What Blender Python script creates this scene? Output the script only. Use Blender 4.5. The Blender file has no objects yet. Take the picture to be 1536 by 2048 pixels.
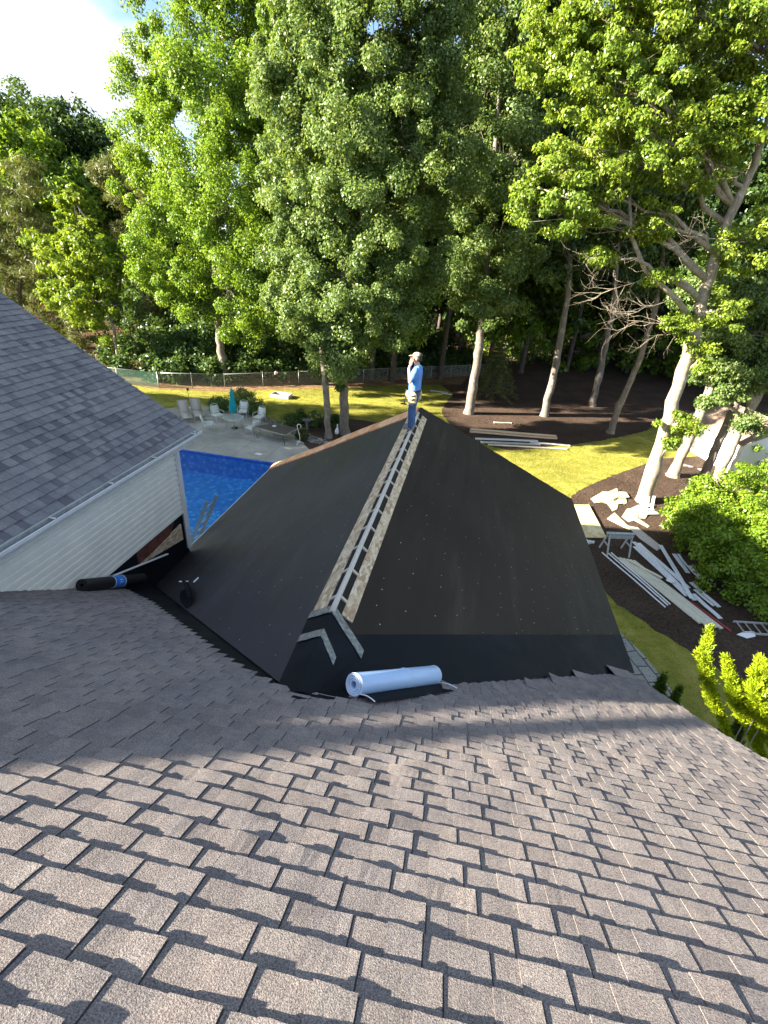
import bpy, math, random
import numpy as np
from mathutils import Vector, Matrix

R = math.radians
scene = bpy.context.scene
COL = scene.collection

# ------------------------------------------------------------------ camera
F_PX, PITCH, ROLL, YAW = 960.0, R(28.527), R(4.698), R(-8.381)
CAM = np.array([1.123, 0.0, 10.519])
fw = np.array([math.sin(YAW)*math.cos(PITCH), math.cos(YAW)*math.cos(PITCH), -math.sin(PITCH)])
_r = np.array([math.cos(YAW), -math.sin(YAW), 0.0]); _u = np.cross(_r, fw)
cr = _r*math.cos(ROLL) + _u*math.sin(ROLL)
cu = -_r*math.sin(ROLL) + _u*math.cos(ROLL)
cam = bpy.data.cameras.new('camera')
cam.sensor_fit = 'VERTICAL'; cam.sensor_height = 36.0; cam.lens = 36.0*F_PX/2048.0
cam.clip_start = 0.05; cam.clip_end = 3000
camo = bpy.data.objects.new('camera', cam); COL.objects.link(camo)
camo.matrix_world = Matrix(((cr[0], cu[0], -fw[0], CAM[0]), (cr[1], cu[1], -fw[1], CAM[1]),
                            (cr[2], cu[2], -fw[2], CAM[2]), (0, 0, 0, 1)))
scene.camera = camo

# ------------------------------------------------------------------ sky, sun, exposure
SUN_AZ, SUN_EL = R(68), R(22)            # travel direction measured from +Y towards +X
sdir = Vector((math.sin(SUN_AZ)*math.cos(SUN_EL), math.cos(SUN_AZ)*math.cos(SUN_EL), -math.sin(SUN_EL)))
world = bpy.data.worlds.new('World'); scene.world = world; world.use_nodes = True
wn, wl = world.node_tree.nodes, world.node_tree.links
wn.clear()
wo = wn.new('ShaderNodeOutputWorld'); bg = wn.new('ShaderNodeBackground')
sky = wn.new('ShaderNodeTexSky'); sky.sky_type = 'NISHITA'; sky.sun_disc = False
sky.sun_elevation = SUN_EL; sky.sun_rotation = math.atan2(-sdir.x, -sdir.y)
sky.air_density = 0.85; sky.dust_density = 0.4; sky.ozone_density = 1.5
tc = wn.new('ShaderNodeTexCoord'); mp = wn.new('ShaderNodeMapping'); mp.inputs['Scale'].default_value = (1, 1, 2.2)
mp.inputs['Location'].default_value = (-2.926, -2.326, -0.214)
nz = wn.new('ShaderNodeTexNoise'); nz.inputs['Scale'].default_value = 1.7; nz.inputs['Detail'].default_value = 7; nz.inputs['Roughness'].default_value = 0.55
rp = wn.new('ShaderNodeValToRGB'); rp.color_ramp.elements[0].position = 0.50; rp.color_ramp.elements[1].position = 0.60
mixc = wn.new('ShaderNodeMix'); mixc.data_type = 'RGBA'
mixc.inputs['B'].default_value = (3.5, 3.6, 3.9, 1)
wl.new(tc.outputs['Generated'], mp.inputs['Vector']); wl.new(mp.outputs[0], nz.inputs['Vector'])
wl.new(nz.outputs['Fac'], rp.inputs['Fac']); wl.new(rp.outputs['Color'], mixc.inputs['Factor'])
wl.new(sky.outputs[0], mixc.inputs['A']); wl.new(mixc.outputs['Result'], bg.inputs['Color'])
bg.inputs['Strength'].default_value = 0.05
wl.new(bg.outputs[0], wo.inputs['Surface'])
sun = bpy.data.lights.new('sun', 'SUN'); sun.energy = 5.0; sun.angle = R(0.5); sun.color = (1.0, 0.89, 0.73)
suno = bpy.data.objects.new('sun', sun); COL.objects.link(suno)
suno.rotation_euler = sdir.to_track_quat('-Z', 'Y').to_euler()
vs = scene.view_settings
vs.view_transform = 'Standard'; vs.look = 'None'; vs.gamma = 1.0; vs.use_curve_mapping = False
vs.exposure = 2.82
cy = scene.cycles
cy.max_bounces = 6; cy.diffuse_bounces = 3; cy.glossy_bounces = 2; cy.transmission_bounces = 4; cy.transparent_max_bounces = 6
cy.use_denoising = True; cy.denoiser = 'OPENIMAGEDENOISE'; cy.denoising_prefilter = 'ACCURATE'
cy.sample_clamp_indirect = 6.0

# ------------------------------------------------------------------ helpers
def ray(px, py): return fw + cr*((px-768)/F_PX) + cu*((1024-py)/F_PX)
def gp(px, py, z=0.0):
    v = ray(px, py); return CAM + v*((z-CAM[2])/v[2])
def at(px, py, Y):
    v = ray(px, py); return CAM + v*((Y-CAM[1])/v[1])
def atx(px, py, X):
    v = ray(px, py); return CAM + v*((X-CAM[0])/v[0])
def onplane(px, py, n, p0):
    v = ray(px, py); return CAM + v*(np.dot(np.array(p0)-CAM, n)/np.dot(v, n))
def V(a): return Vector((float(a[0]), float(a[1]), float(a[2])))
def unit(a):
    a = np.asarray(a, float); return a/np.linalg.norm(a)

def tag(o, label=None, cat=None, group=None, kind=None):
    if label: o['label'] = label
    if cat: o['category'] = cat
    if group: o['group'] = group
    if kind: o['kind'] = kind
    return o
def thing(name, label, cat, loc=(0, 0, 0), rz=0.0, group=None):
    o = bpy.data.objects.new(name, None); COL.objects.link(o)
    o.empty_display_size = 0.2
    o.location = V(loc); o.rotation_euler = (0, 0, rz)
    return tag(o, label, cat, group)
def kids(o): return [c for c in bpy.data.objects if c.parent == o]
def dup(root, loc, rz, label, group=None, scale=None):
    r = root.copy(); COL.objects.link(r); r.location = V(loc); r.rotation_euler = (0, 0, rz)
    r['label'] = label
    if group: r['group'] = group
    if scale: r.scale = scale
    for ch in list(root.children):
        c = ch.copy(); COL.objects.link(c); c.parent = r
        for g in list(ch.children):
            d = g.copy(); COL.objects.link(d); d.parent = c
    return r

class MB:
    def __init__(s): s.v = []; s.f = []; s.m = []
    def add(s, vs, fs, m=0):
        n = len(s.v); s.v.extend([tuple(map(float, p)) for p in vs])
        for f in fs: s.f.append([i+n for i in f]); s.m.append(m)
    def hexa(s, p, m=0):       # 8 points: 4 bottom, 4 top
        s.add(p, [(3, 2, 1, 0), (4, 5, 6, 7), (0, 1, 5, 4), (1, 2, 6, 5), (2, 3, 7, 6), (3, 0, 4, 7)], m)
    def box(s, c, size, rz=0, m=0, rx=0, ry=0):
        a, b, d = [x/2 for x in size]
        M = Matrix.Rotation(rz, 3, 'Z') @ Matrix.Rotation(ry, 3, 'Y') @ Matrix.Rotation(rx, 3, 'X')
        P = [Vector((x*a, y*b, z*d)) for z in (-1, 1) for x, y in ((-1, -1), (1, -1), (1, 1), (-1, 1))]
        s.hexa([M @ p + Vector(c) for p in P], m)
    def bar(s, p, q, w, h, up=(0, 0, 1), m=0):
        p, q = V(p), V(q); d = (q-p).normalized(); u = V(up)
        sd = d.cross(u)
        if sd.length < 1e-4: sd = d.cross(Vector((1, 0, 0)))
        sd.normalize(); u = sd.cross(d).normalized()
        P = []
        for z in (-h/2, h/2):
            P += [p - sd*w/2 + u*z, p + sd*w/2 + u*z, q + sd*w/2 + u*z, q - sd*w/2 + u*z]
        s.hexa(P, m)
    def tube(s, pts, rad, n=8, cap=True, m=0, ell=None):
        pts = [V(p) for p in pts]; k = len(pts)
        if not hasattr(rad, '__len__'): rad = [rad]*k
        prev = None; vs = []; fs = []
        for i, p in enumerate(pts):
            d = (pts[min(i+1, k-1)]-pts[max(i-1, 0)])
            d = d.normalized() if d.length > 1e-9 else Vector((0, 0, 1))
            if prev is None:
                a = Vector((1, 0, 0)) if abs(d.x) < 0.9 else Vector((0, 1, 0))
                sd = d.cross(a).normalized()
            else:
                sd = (prev - d*prev.dot(d))
                sd = sd.normalized() if sd.length > 1e-6 else d.orthogonal().normalized()
            prev = sd; up = sd.cross(d)
            e = ell[i] if ell else 1.0
            for j in range(n):
                t = 2*math.pi*j/n
                vs.append(p + sd*(rad[i]*math.cos(t)) + up*(rad[i]*e*math.sin(t)))
        for i in range(k-1):
            for j in range(n):
                fs.append((i*n+j, i*n+(j+1) % n, (i+1)*n+(j+1) % n, (i+1)*n+j))
        if cap:
            fs.append(tuple(range(n-1, -1, -1))); fs.append(tuple((k-1)*n+j for j in range(n)))
        s.add(vs, fs, m)
    def rings(s, rings, n=16, m=0):     # rings: (cx,cy,cz,rx,ry[,rz])
        vs = []; fs = []
        for q in rings:
            a = q[5] if len(q) > 5 else 0
            for j in range(n):
                t = 2*math.pi*j/n; x, y = q[3]*math.cos(t), q[4]*math.sin(t)
                vs.append((q[0]+x*math.cos(a)-y*math.sin(a), q[1]+x*math.sin(a)+y*math.cos(a), q[2]))
        k = len(rings)
        for i in range(k-1):
            for j in range(n):
                fs.append((i*n+j, i*n+(j+1) % n, (i+1)*n+(j+1) % n, (i+1)*n+j))
        fs.append(tuple(range(n-1, -1, -1))); fs.append(tuple((k-1)*n+j for j in range(n)))
        s.add(vs, fs, m)
    def lathe(s, prof, n=16, c=(0, 0, 0), m=0):
        s.rings([(c[0], c[1], c[2]+z, r, r) for r, z in prof], n, m)
    def sphere(s, c, r, n=10, m=0):
        if not hasattr(r, '__len__'): r = (r, r, r)
        k = max(5, n//2+1); rg = []
        for i in range(k+1):
            t = math.pi*i/k; w = max(math.sin(t), 0.02)
            rg.append((c[0], c[1], c[2]-r[2]*math.cos(t), r[0]*w, r[1]*w))
        s.rings(rg, n, m)
    def prism(s, poly, off, m=0):
        n = len(poly); o = V(off); P = [V(p) for p in poly]; Q = [p+o for p in P]
        s.add(P+Q, [tuple(range(n-1, -1, -1)), tuple(range(n, 2*n))] + [(i, (i+1) % n, n+(i+1) % n, n+i) for i in range(n)], m)
    def face(s, poly, m=0): s.add(poly, [tuple(range(len(poly)))], m)
    def build(s, name, mats, parent=None, origin=None, smooth=False, bevel=0.0, label=None):
        me = bpy.data.meshes.new(name)
        v = s.v
        if origin is not None: v = [(a-origin[0], b-origin[1], c-origin[2]) for a, b, c in v]
        me.from_pydata(v, [], s.f)
        if not isinstance(mats, (list, tuple)): mats = [mats]
        for m in mats: me.materials.append(m)
        if len(mats) > 1: me.polygons.foreach_set('material_index', s.m)
        if smooth: me.polygons.foreach_set('use_smooth', [True]*len(me.polygons))
        me.update()
        o = bpy.data.objects.new(name, me); COL.objects.link(o)
        if parent: o.parent = parent
        elif origin is not None: o.location = V(origin)
        if bevel:
            b = o.modifiers.new('bevel', 'BEVEL'); b.width = bevel; b.segments = 2; b.limit_method = 'ANGLE'
        if label: o['label'] = label
        return o

def quads_object(name, verts, mat, parent=None, loc=None):
    """verts (n,4,3) float array -> one mesh of separate quads"""
    n = len(verts); me = bpy.data.meshes.new(name)
    me.vertices.add(n*4); me.vertices.foreach_set('co', np.ascontiguousarray(verts, dtype=np.float32).ravel())
    me.loops.add(n*4); me.loops.foreach_set('vertex_index', np.arange(n*4, dtype=np.int32))
    me.polygons.add(n); me.polygons.foreach_set('loop_start', np.arange(0, n*4, 4, dtype=np.int32))
    me.materials.append(mat); me.update(calc_edges=True)
    o = bpy.data.objects.new(name, me); COL.objects.link(o)
    if parent: o.parent = parent
    if loc is not None: o.location = V(loc)
    return o

# ------------------------------------------------------------------ materials
def new_mat(name):
    m = bpy.data.materials.new(name); m.use_nodes = True
    nt = m.node_tree; nt.nodes.clear()
    out = nt.nodes.new('ShaderNodeOutputMaterial'); b = nt.nodes.new('ShaderNodeBsdfPrincipled')
    nt.links.new(b.outputs[0], out.inputs['Surface'])
    return m, nt, b, out
def N(nt, t, **kw):
    n = nt.nodes.new(t)
    for k, v in kw.items(): setattr(n, k, v)
    return n
def noise(nt, scale, detail=4, rough=0.55, vec=None, obj=True):
    n = N(nt, 'ShaderNodeTexNoise'); n.inputs['Scale'].default_value = scale
    n.inputs['Detail'].default_value = detail; n.inputs['Roughness'].default_value = rough
    if vec is None:
        g = N(nt, 'ShaderNodeNewGeometry') if not obj else N(nt, 'ShaderNodeTexCoord')
        vec = g.outputs['Position'] if not obj else g.outputs['Object']
    nt.links.new(vec, n.inputs['Vector']); return n
def ramp(nt, fac, stops):
    r = N(nt, 'ShaderNodeValToRGB'); e = r.color_ramp.elements
    while len(e) > 1: e.remove(e[-1])
    e[0].position = stops[0][0]; e[0].color = (*stops[0][1], 1)
    for p, c in stops[1:]:
        q = e.new(p); q.color = (*c, 1)
    nt.links.new(fac, r.inputs['Fac']); return r
def mixrgb(nt, a, b, fac, mode='MIX'):
    m = N(nt, 'ShaderNodeMix', data_type='RGBA', blend_type=mode)
    for sock, x in (('A', a), ('B', b), ('Factor', fac)):
        if isinstance(x, (int, float)): m.inputs[sock].default_value = x
        elif isinstance(x, tuple): m.inputs[sock].default_value = (*x, 1)
        else: nt.links.new(x, m.inputs[sock])
    return m.outputs['Result']
def bump(nt, b, h, strength=0.3, dist=0.02):
    n = N(nt, 'ShaderNodeBump'); n.inputs['Strength'].default_value = strength; n.inputs['Distance'].default_value = dist
    nt.links.new(h, n.inputs['Height']); nt.links.new(n.outputs[0], b.inputs['Normal']); return n
def simple(name, col, rough=0.6, var=0.18, scale=9.0, bmp=0.1, metal=0.0, dist=0.01, stretch=None):
    m, nt, b, _ = new_mat(name)
    vec = None
    if stretch:
        tcx = N(nt, 'ShaderNodeTexCoord'); mpx = N(nt, 'ShaderNodeMapping'); mpx.inputs['Scale'].default_value = stretch
        nt.links.new(tcx.outputs['Object'], mpx.inputs['Vector']); vec = mpx.outputs[0]
    n = noise(nt, scale, 5, 0.6, vec)
    lo = tuple(c*(1-var) for c in col); hi = tuple(min(1, c*(1+var)) for c in col)
    r = ramp(nt, n.outputs['Fac'], [(0.3, lo), (0.7, hi)])
    nt.links.new(r.outputs[0], b.inputs['Base Color'])
    b.inputs['Roughness'].default_value = rough; b.inputs['Metallic'].default_value = metal
    if bmp: bump(nt, b, n.outputs['Fac'], bmp, dist)
    return m

def shingle_mat(name, dark, light, tint, island=0.35, gran=1.0, blend=0.0):
    m, nt, b, _ = new_mat(name)
    g = N(nt, 'ShaderNodeNewGeometry')
    n1 = noise(nt, 170, 3, 0.7); n2 = noise(nt, 1.3, 4, 0.6); n3 = noise(nt, 14, 3, 0.6)
    c = ramp(nt, n1.outputs['Fac'], [(0.3, dark), (0.52, tuple((a+b_)/2 for a, b_ in zip(dark, light))), (0.72, light)]).outputs[0]
    ti = ramp(nt, g.outputs['Random Per Island'], [(0.0, tint[0]), (0.35, tint[1]), (0.7, tint[2]), (1.0, tint[3])]).outputs[0]
    c = mixrgb(nt, c, ti, island, 'MULTIPLY')
    big = ramp(nt, n2.outputs['Fac'], [(0.35, (0.78, 0.78, 0.80)), (0.62, (1.05, 1.03, 1.0))]).outputs[0]
    c = mixrgb(nt, c, big, 0.8, 'MULTIPLY')
    sm = ramp(nt, n3.outputs['Fac'], [(0.35, (0.86, 0.85, 0.86)), (0.65, (1.06, 1.06, 1.05))]).outputs[0]
    c = mixrgb(nt, c, sm, 0.7, 'MULTIPLY')
    nt.links.new(c, b.inputs['Base Color']); b.inputs['Roughness'].default_value = 0.95
    b.inputs['Specular IOR Level'].default_value = 0.25
    bump(nt, b, n1.outputs['Fac'], 0.9*gran, 0.008)
    return m
M = {}
M['shingle'] = shingle_mat('brown_grey_shingle', (0.080, 0.076, 0.080), (0.50, 0.45, 0.42),
                           [(0.84, 0.80, 0.80), (1.0, 0.97, 0.95), (0.92, 0.92, 0.96), (1.0, 1.0, 0.98)], 0.6)
M['tab_shadow'] = simple('painted_tab_shadow', (0.03, 0.03, 0.032), 0.9, 0.2, 30, 0)  # near black for the shadow lines painted beside the tabs
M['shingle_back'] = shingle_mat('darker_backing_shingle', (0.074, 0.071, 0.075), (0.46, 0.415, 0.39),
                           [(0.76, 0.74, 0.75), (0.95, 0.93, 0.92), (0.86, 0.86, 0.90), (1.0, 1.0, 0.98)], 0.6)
M['shingle_wing'] = shingle_mat('slate_grey_shingle', (0.11, 0.11, 0.114), (0.43, 0.43, 0.43),
                           [(0.50, 0.50, 0.56), (0.86, 0.86, 0.90), (0.95, 0.97, 1.0), (1.0, 1.0, 1.0)], 0.95)
def felt_mat(name, c0, c1, rough, stretch, spec=0.3):
    m, nt, b, _ = new_mat(name)
    t_ = N(nt, 'ShaderNodeTexCoord'); mpx = N(nt, 'ShaderNodeMapping'); mpx.inputs['Scale'].default_value = stretch
    nt.links.new(t_.outputs['Object'], mpx.inputs['Vector'])
    n1 = noise(nt, 2.2, 6, 0.65, mpx.outputs[0]); n2 = noise(nt, 0.35, 3, 0.5); n3 = noise(nt, 60, 2, 0.5)
    c = ramp(nt, n1.outputs['Fac'], [(0.3, c0), (0.75, c1)]).outputs[0]
    c = mixrgb(nt, c, ramp(nt, n2.outputs['Fac'], [(0.35, (0.75, 0.72, 0.72)), (0.65, (1.1, 1.1, 1.15))]).outputs[0], 0.7, 'MULTIPLY')
    n4 = noise(nt, 0.9, 6, 0.7, mpx.outputs[0])
    c = mixrgb(nt, c, tuple(min(1, q*2.6+0.012) for q in c1), ramp(nt, n4.outputs['Fac'], [(0.56, (0, 0, 0)), (0.74, (0.22, 0.22, 0.22))]).outputs[0])
    nt.links.new(c, b.inputs['Base Color'])
    rr = ramp(nt, n1.outputs['Fac'], [(0.3, (rough-0.08,)*3), (0.7, (rough+0.12,)*3)])
    nt.links.new(rr.outputs[0], b.inputs['Roughness'])
    mx = N(nt, 'ShaderNodeMath', operation='ADD'); nt.links.new(n1.outputs['Fac'], mx.inputs[0])
    ml = N(nt, 'ShaderNodeMath', operation='MULTIPLY'); nt.links.new(n3.outputs['Fac'], ml.inputs[0]); ml.inputs[1].default_value = 0.12
    nt.links.new(ml.outputs[0], mx.inputs[1])
    b.inputs['Specular IOR Level'].default_value = spec
    bump(nt, b, mx.outputs[0], 0.35, 0.012)
    return m
M['felt_left'] = felt_mat('sky_tinted_felt', (0.031, 0.028, 0.033), (0.050, 0.046, 0.053), 0.52, (1, 0.25, 1), 0.3)  # felt coloured paler and bluer for the sky light on this slope
M['felt_right'] = felt_mat('shaded_brown_felt', (0.024, 0.019, 0.014), (0.042, 0.035, 0.026), 0.68, (1.6, 0.22, 1.6), 0.16)  # same felt coloured darker for the slope turned from the sun
M['ice'] = felt_mat('black_membrane', (0.007, 0.009, 0.012), (0.013, 0.016, 0.020), 0.62, (1, 1, 1), 0.10)
def osb_mat(name, cols, scale=16):
    m, nt, b, _ = new_mat(name)
    t_ = N(nt, 'ShaderNodeTexCoord')
    vo = N(nt, 'ShaderNodeTexVoronoi'); vo.inputs['Scale'].default_value = scale
    mpx = N(nt, 'ShaderNodeMapping'); mpx.inputs['Scale'].default_value = (1, 0.5, 1.6); mpx.inputs['Rotation'].default_value = (0, 0, 0.5)
    nt.links.new(t_.outputs['Object'], mpx.inputs['Vector']); nt.links.new(mpx.outputs[0], vo.inputs['Vector'])
    n = noise(nt, 30, 4, 0.6, mpx.outputs[0])
    sp = N(nt, 'ShaderNodeSeparateColor'); nt.links.new(vo.outputs['Color'], sp.inputs[0])
    c = ramp(nt, sp.outputs[0], [(0.1, cols[0]), (0.5, cols[1]), (0.9, cols[2])]).outputs[0]
    c = mixrgb(nt, c, ramp(nt, n.outputs['Fac'], [(0.35, (0.7, 0.66, 0.62)), (0.65, (1.1, 1.1, 1.08))]).outputs[0], 0.8, 'MULTIPLY')
    nt.links.new(c, b.inputs['Base Color']); b.inputs['Roughness'].default_value = 0.75
    bump(nt, b, sp.outputs[0], 0.2, 0.004)
    return m
M['osb'] = osb_mat('oriented_strand_board', [(0.44, 0.31, 0.18), (0.62, 0.49, 0.32), (0.74, 0.63, 0.46)])
M['plywood'] = osb_mat('orange_plywood', [(0.66, 0.33, 0.16), (0.80, 0.44, 0.23), (0.88, 0.54, 0.31)], 6)
M['pine_sheet'] = osb_mat('pale_plywood', [(0.62, 0.52, 0.28), (0.74, 0.64, 0.36), (0.80, 0.71, 0.44)], 5)
M['white'] = simple('white_paint', (0.78, 0.79, 0.78), 0.45, 0.05, 6, 0.03)
M['siding'] = simple('white_vinyl_siding', (0.86, 0.86, 0.77), 0.5, 0.06, 3, 0.05)
M['gutter'] = simple('white_aluminium_gutter', (0.72, 0.74, 0.72), 0.35, 0.08, 5, 0.03)
M['gutter_in'] = simple('dirty_gutter_inside', (0.34, 0.36, 0.37), 0.6, 0.3, 12, 0.1)
M['beam'] = simple('pale_ridge_board', (0.58, 0.54, 0.47), 0.6, 0.12, 14, 0.1, stretch=(6, 1, 6))
M['rafter'] = simple('fresh_rafter_wood', (0.52, 0.46, 0.36), 0.6, 0.15, 14, 0.1)
M['tape'] = simple('foil_flashing_tape', (0.20, 0.21, 0.19), 0.42, 0.55, 22, 0.3, metal=0.3)
M['nail'] = simple('grey_cap_nail', (0.46, 0.45, 0.43), 0.4, 0.1, 30, 0)
M['cut'] = simple('dark_slot', (0.012, 0.011, 0.010), 0.9, 0.2, 10, 0)
M['white_wood'] = simple('weathered_white_board', (0.66, 0.68, 0.68), 0.55, 0.16, 9, 0.12, stretch=(1, 5, 5))
M['cream_wood'] = simple('cream_trim_board', (0.60, 0.57, 0.44), 0.6, 0.18, 8, 0.15, stretch=(1, 6, 6))
M['lumber'] = simple('pale_pine_lumber', (0.68, 0.50, 0.34), 0.7, 0.2, 8, 0.15, stretch=(1, 8, 8))
M['grey_wood'] = simple('grey_weathered_board', (0.48, 0.45, 0.42), 0.75, 0.25, 8, 0.2, stretch=(1, 8, 8))
M['orange_wood'] = simple('orange_stained_plank', (0.62, 0.25, 0.05), 0.5, 0.25, 5, 0.15)
M['red'] = simple('red_painted_pole', (0.32, 0.03, 0.035), 0.45, 0.15, 9, 0.05)
M['alu'] = simple('aluminium', (0.62, 0.63, 0.62), 0.38, 0.12, 12, 0.05, metal=0.6)
M['blue_rail'] = simple('blue_grey_ladder_rail', (0.26, 0.40, 0.54), 0.45, 0.15, 8, 0.05)
M['saw'] = simple('weathered_sawhorse_wood', (0.36, 0.39, 0.37), 0.75, 0.25, 12, 0.2)
M['roll_blue'] = simple('pale_blue_release_film', (0.42, 0.62, 0.90), 0.35, 0.04, 3, 0.03)
M['roll_white'] = simple('white_film_edge', (0.80, 0.85, 0.88), 0.4, 0.05, 5, 0)
M['roll_black'] = simple('black_underlayment_roll', (0.012, 0.012, 0.014), 0.5, 0.3, 9, 0.1)
M['label_blue'] = simple('blue_paper_band', (0.03, 0.22, 0.75), 0.4, 0.15, 20, 0.02)
M['stone'] = simple('grey_river_stone', (0.20, 0.19, 0.175), 0.85, 0.5, 3.0, 0.2)
M['teal'] = simple('teal_canvas', (0.0, 0.30, 0.36), 0.8, 0.15, 8, 0.1)
M['frame_tan'] = simple('bronze_furniture_frame', (0.34, 0.31, 0.27), 0.4, 0.15, 8, 0.05)
M['sling'] = simple('taupe_sling_fabric', (0.46, 0.42, 0.37), 0.85, 0.1, 40, 0.1)
M['cushion'] = simple('pale_cushion', (0.62, 0.66, 0.62), 0.85, 0.1, 18, 0.1)
M['frame_white'] = simple('off_white_chair_frame', (0.58, 0.60, 0.57), 0.45, 0.1, 8, 0.05)
M['table_dark'] = simple('brown_slatted_table_top', (0.10, 0.085, 0.078), 0.5, 0.2, 6, 0.1)
M['iron'] = simple('dark_iron', (0.05, 0.05, 0.05), 0.5, 0.2, 9, 0.05)
M['birdbath'] = simple('dark_cast_stone', (0.12, 0.12, 0.13), 0.8, 0.2, 9, 0.1)
M['trim'] = simple('white_fascia', (0.70, 0.70, 0.66), 0.5, 0.08, 5, 0.04)
M['brick'] = simple('red_brown_board', (0.13, 0.045, 0.03), 0.8, 0.5, 8, 0.1)
M['fence_metal'] = simple('galvanised_steel', (0.34, 0.35, 0.34), 0.42, 0.1, 9, 0.03, metal=0.5)
M['mesh_green'] = None

def glassy(name, col, alpha, rough=0.1):
    m, nt, b, out = new_mat(name)
    b.inputs['Base Color'].default_value = (*col, 1); b.inputs['Roughness'].default_value = rough
    tr = N(nt, 'ShaderNodeBsdfTransparent'); mx = N(nt, 'ShaderNodeMixShader'); mx.inputs[0].default_value = alpha
    nt.links.new(tr.outputs[0], mx.inputs[1]); nt.links.new(b.outputs[0], mx.inputs[2]); nt.links.new(mx.outputs[0], out.inputs['Surface'])
    return m
M['glass'] = glassy('tempered_table_glass', (0.45, 0.52, 0.50), 0.45)
M['mesh_green'] = glassy('green_privacy_mesh', (0.012, 0.07, 0.045), 0.55, 0.8)
def chainlink():
    m, nt, b, out = new_mat('chain_link_mesh')
    b.inputs['Base Color'].default_value = (0.42, 0.44, 0.42, 1); b.inputs['Metallic'].default_value = 0.5; b.inputs['Roughness'].default_value = 0.5
    tr = N(nt, 'ShaderNodeBsdfTransparent'); mx = N(nt, 'ShaderNodeMixShader')
    t_ = N(nt, 'ShaderNodeTexCoord'); sep = N(nt, 'ShaderNodeSeparateXYZ'); nt.links.new(t_.outputs['UV'], sep.inputs[0])
    def mth(op, a, b_):
        n = N(nt, 'ShaderNodeMath', operation=op)
        for i, q in enumerate((a, b_)):
            if isinstance(q, (int, float)): n.inputs[i].default_value = q
            elif q is not None: nt.links.new(q, n.inputs[i])
        return n.outputs[0]
    w = []
    for s in (1, -1):
        d = mth('ADD', sep.outputs['X'], mth('MULTIPLY', sep.outputs['Y'], s))
        fr = mth('FRACT', mth('MULTIPLY', d, 9.0), None)
        w.append(mth('LESS_THAN', fr, 0.08))
    nt.links.new(mth('MAXIMUM', w[0], w[1]), mx.inputs[0])
    nt.links.new(tr.outputs[0], mx.inputs[1]); nt.links.new(b.outputs[0], mx.inputs[2]); nt.links.new(mx.outputs[0], out.inputs['Surface'])
    return m
M['chain'] = chainlink()

def leaf_mat(name, cols, trans=0.42, gloss=0.018, tr_boost=(1.25, 1.15, 0.5)):
    m, nt, b, out = new_mat(name); nt.nodes.remove(b)
    g = N(nt, 'ShaderNodeNewGeometry')
    c = ramp(nt, g.outputs['Random Per Island'], [(i/(len(cols)-1), q) for i, q in enumerate(cols)]).outputs[0]
    n2 = noise(nt, 0.45, 3, 0.5)
    c = mixrgb(nt, c, ramp(nt, n2.outputs['Fac'], [(0.3, (0.72, 0.80, 0.85)), (0.7, (1.2, 1.12, 0.95))]).outputs[0], 0.85, 'MULTIPLY')
    d = N(nt, 'ShaderNodeBsdfDiffuse'); t = N(nt, 'ShaderNodeBsdfTranslucent'); gl = N(nt, 'ShaderNodeBsdfGlossy'); gl.inputs['Roughness'].default_value = 0.4
    gl.inputs['Color'].default_value = (0.9, 0.95, 1, 1)
    nt.links.new(c, d.inputs['Color'])
    ct = mixrgb(nt, c, tr_boost, 1.0, 'MULTIPLY'); nt.links.new(ct, t.inputs['Color'])
    a = N(nt, 'ShaderNodeMixShader'); a.inputs[0].default_value = trans
    nt.links.new(d.outputs[0], a.inputs[1]); nt.links.new(t.outputs[0], a.inputs[2])
    e = N(nt, 'ShaderNodeMixShader'); e.inputs[0].default_value = gloss
    nt.links.new(a.outputs[0], e.inputs[1]); nt.links.new(gl.outputs[0], e.inputs[2])
    nt.links.new(e.outputs[0], out.inputs['Surface'])
    return m
M['leaf_bright'] = leaf_mat('fresh_green_leaves', [(0.075, 0.146, 0.017), (0.140, 0.244, 0.025), (0.236, 0.354, 0.034), (0.150, 0.256, 0.056)])
M['leaf_maple'] = leaf_mat('maple_green_leaves', [(0.062, 0.122, 0.032), (0.112, 0.189, 0.051), (0.179, 0.256, 0.077), (0.202, 0.268, 0.109)])
M['leaf_oak'] = leaf_mat('yellow_green_oak_leaves', [(0.093, 0.161, 0.017), (0.166, 0.253, 0.025), (0.248, 0.322, 0.035), (0.114, 0.207, 0.041)])
M['leaf_dark'] = leaf_mat('deep_green_leaves', [(0.034, 0.066, 0.017), (0.058, 0.108, 0.026), (0.090, 0.150, 0.036), (0.060, 0.120, 0.048)], 0.4)
M['leaf_pine'] = leaf_mat('olive_pine_needles', [(0.061, 0.083, 0.022), (0.105, 0.127, 0.039), (0.165, 0.182, 0.061), (0.088, 0.121, 0.044)], 0.3)
M['leaf_bush'] = leaf_mat('bright_bush_leaves', [(0.075, 0.150, 0.015), (0.150, 0.250, 0.020), (0.237, 0.338, 0.025), (0.125, 0.225, 0.025)])
M['leaf_gold'] = leaf_mat('golden_cypress_foliage', [(0.160, 0.239, 0.010), (0.288, 0.377, 0.012), (0.400, 0.497, 0.020), (0.208, 0.304, 0.020)], 0.35)
M['leaf_cyp'] = leaf_mat('green_cypress_foliage', [(0.05, 0.09, 0.012), (0.08, 0.13, 0.016), (0.11, 0.16, 0.02), (0.06, 0.11, 0.02)], 0.3)
M['petal_y'] = simple('yellow_petals', (0.75, 0.62, 0.10), 0.7, 0.15, 20, 0)
M['petal_r'] = simple('red_petals', (0.42, 0.03, 0.03), 0.7, 0.2, 20, 0)
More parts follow.
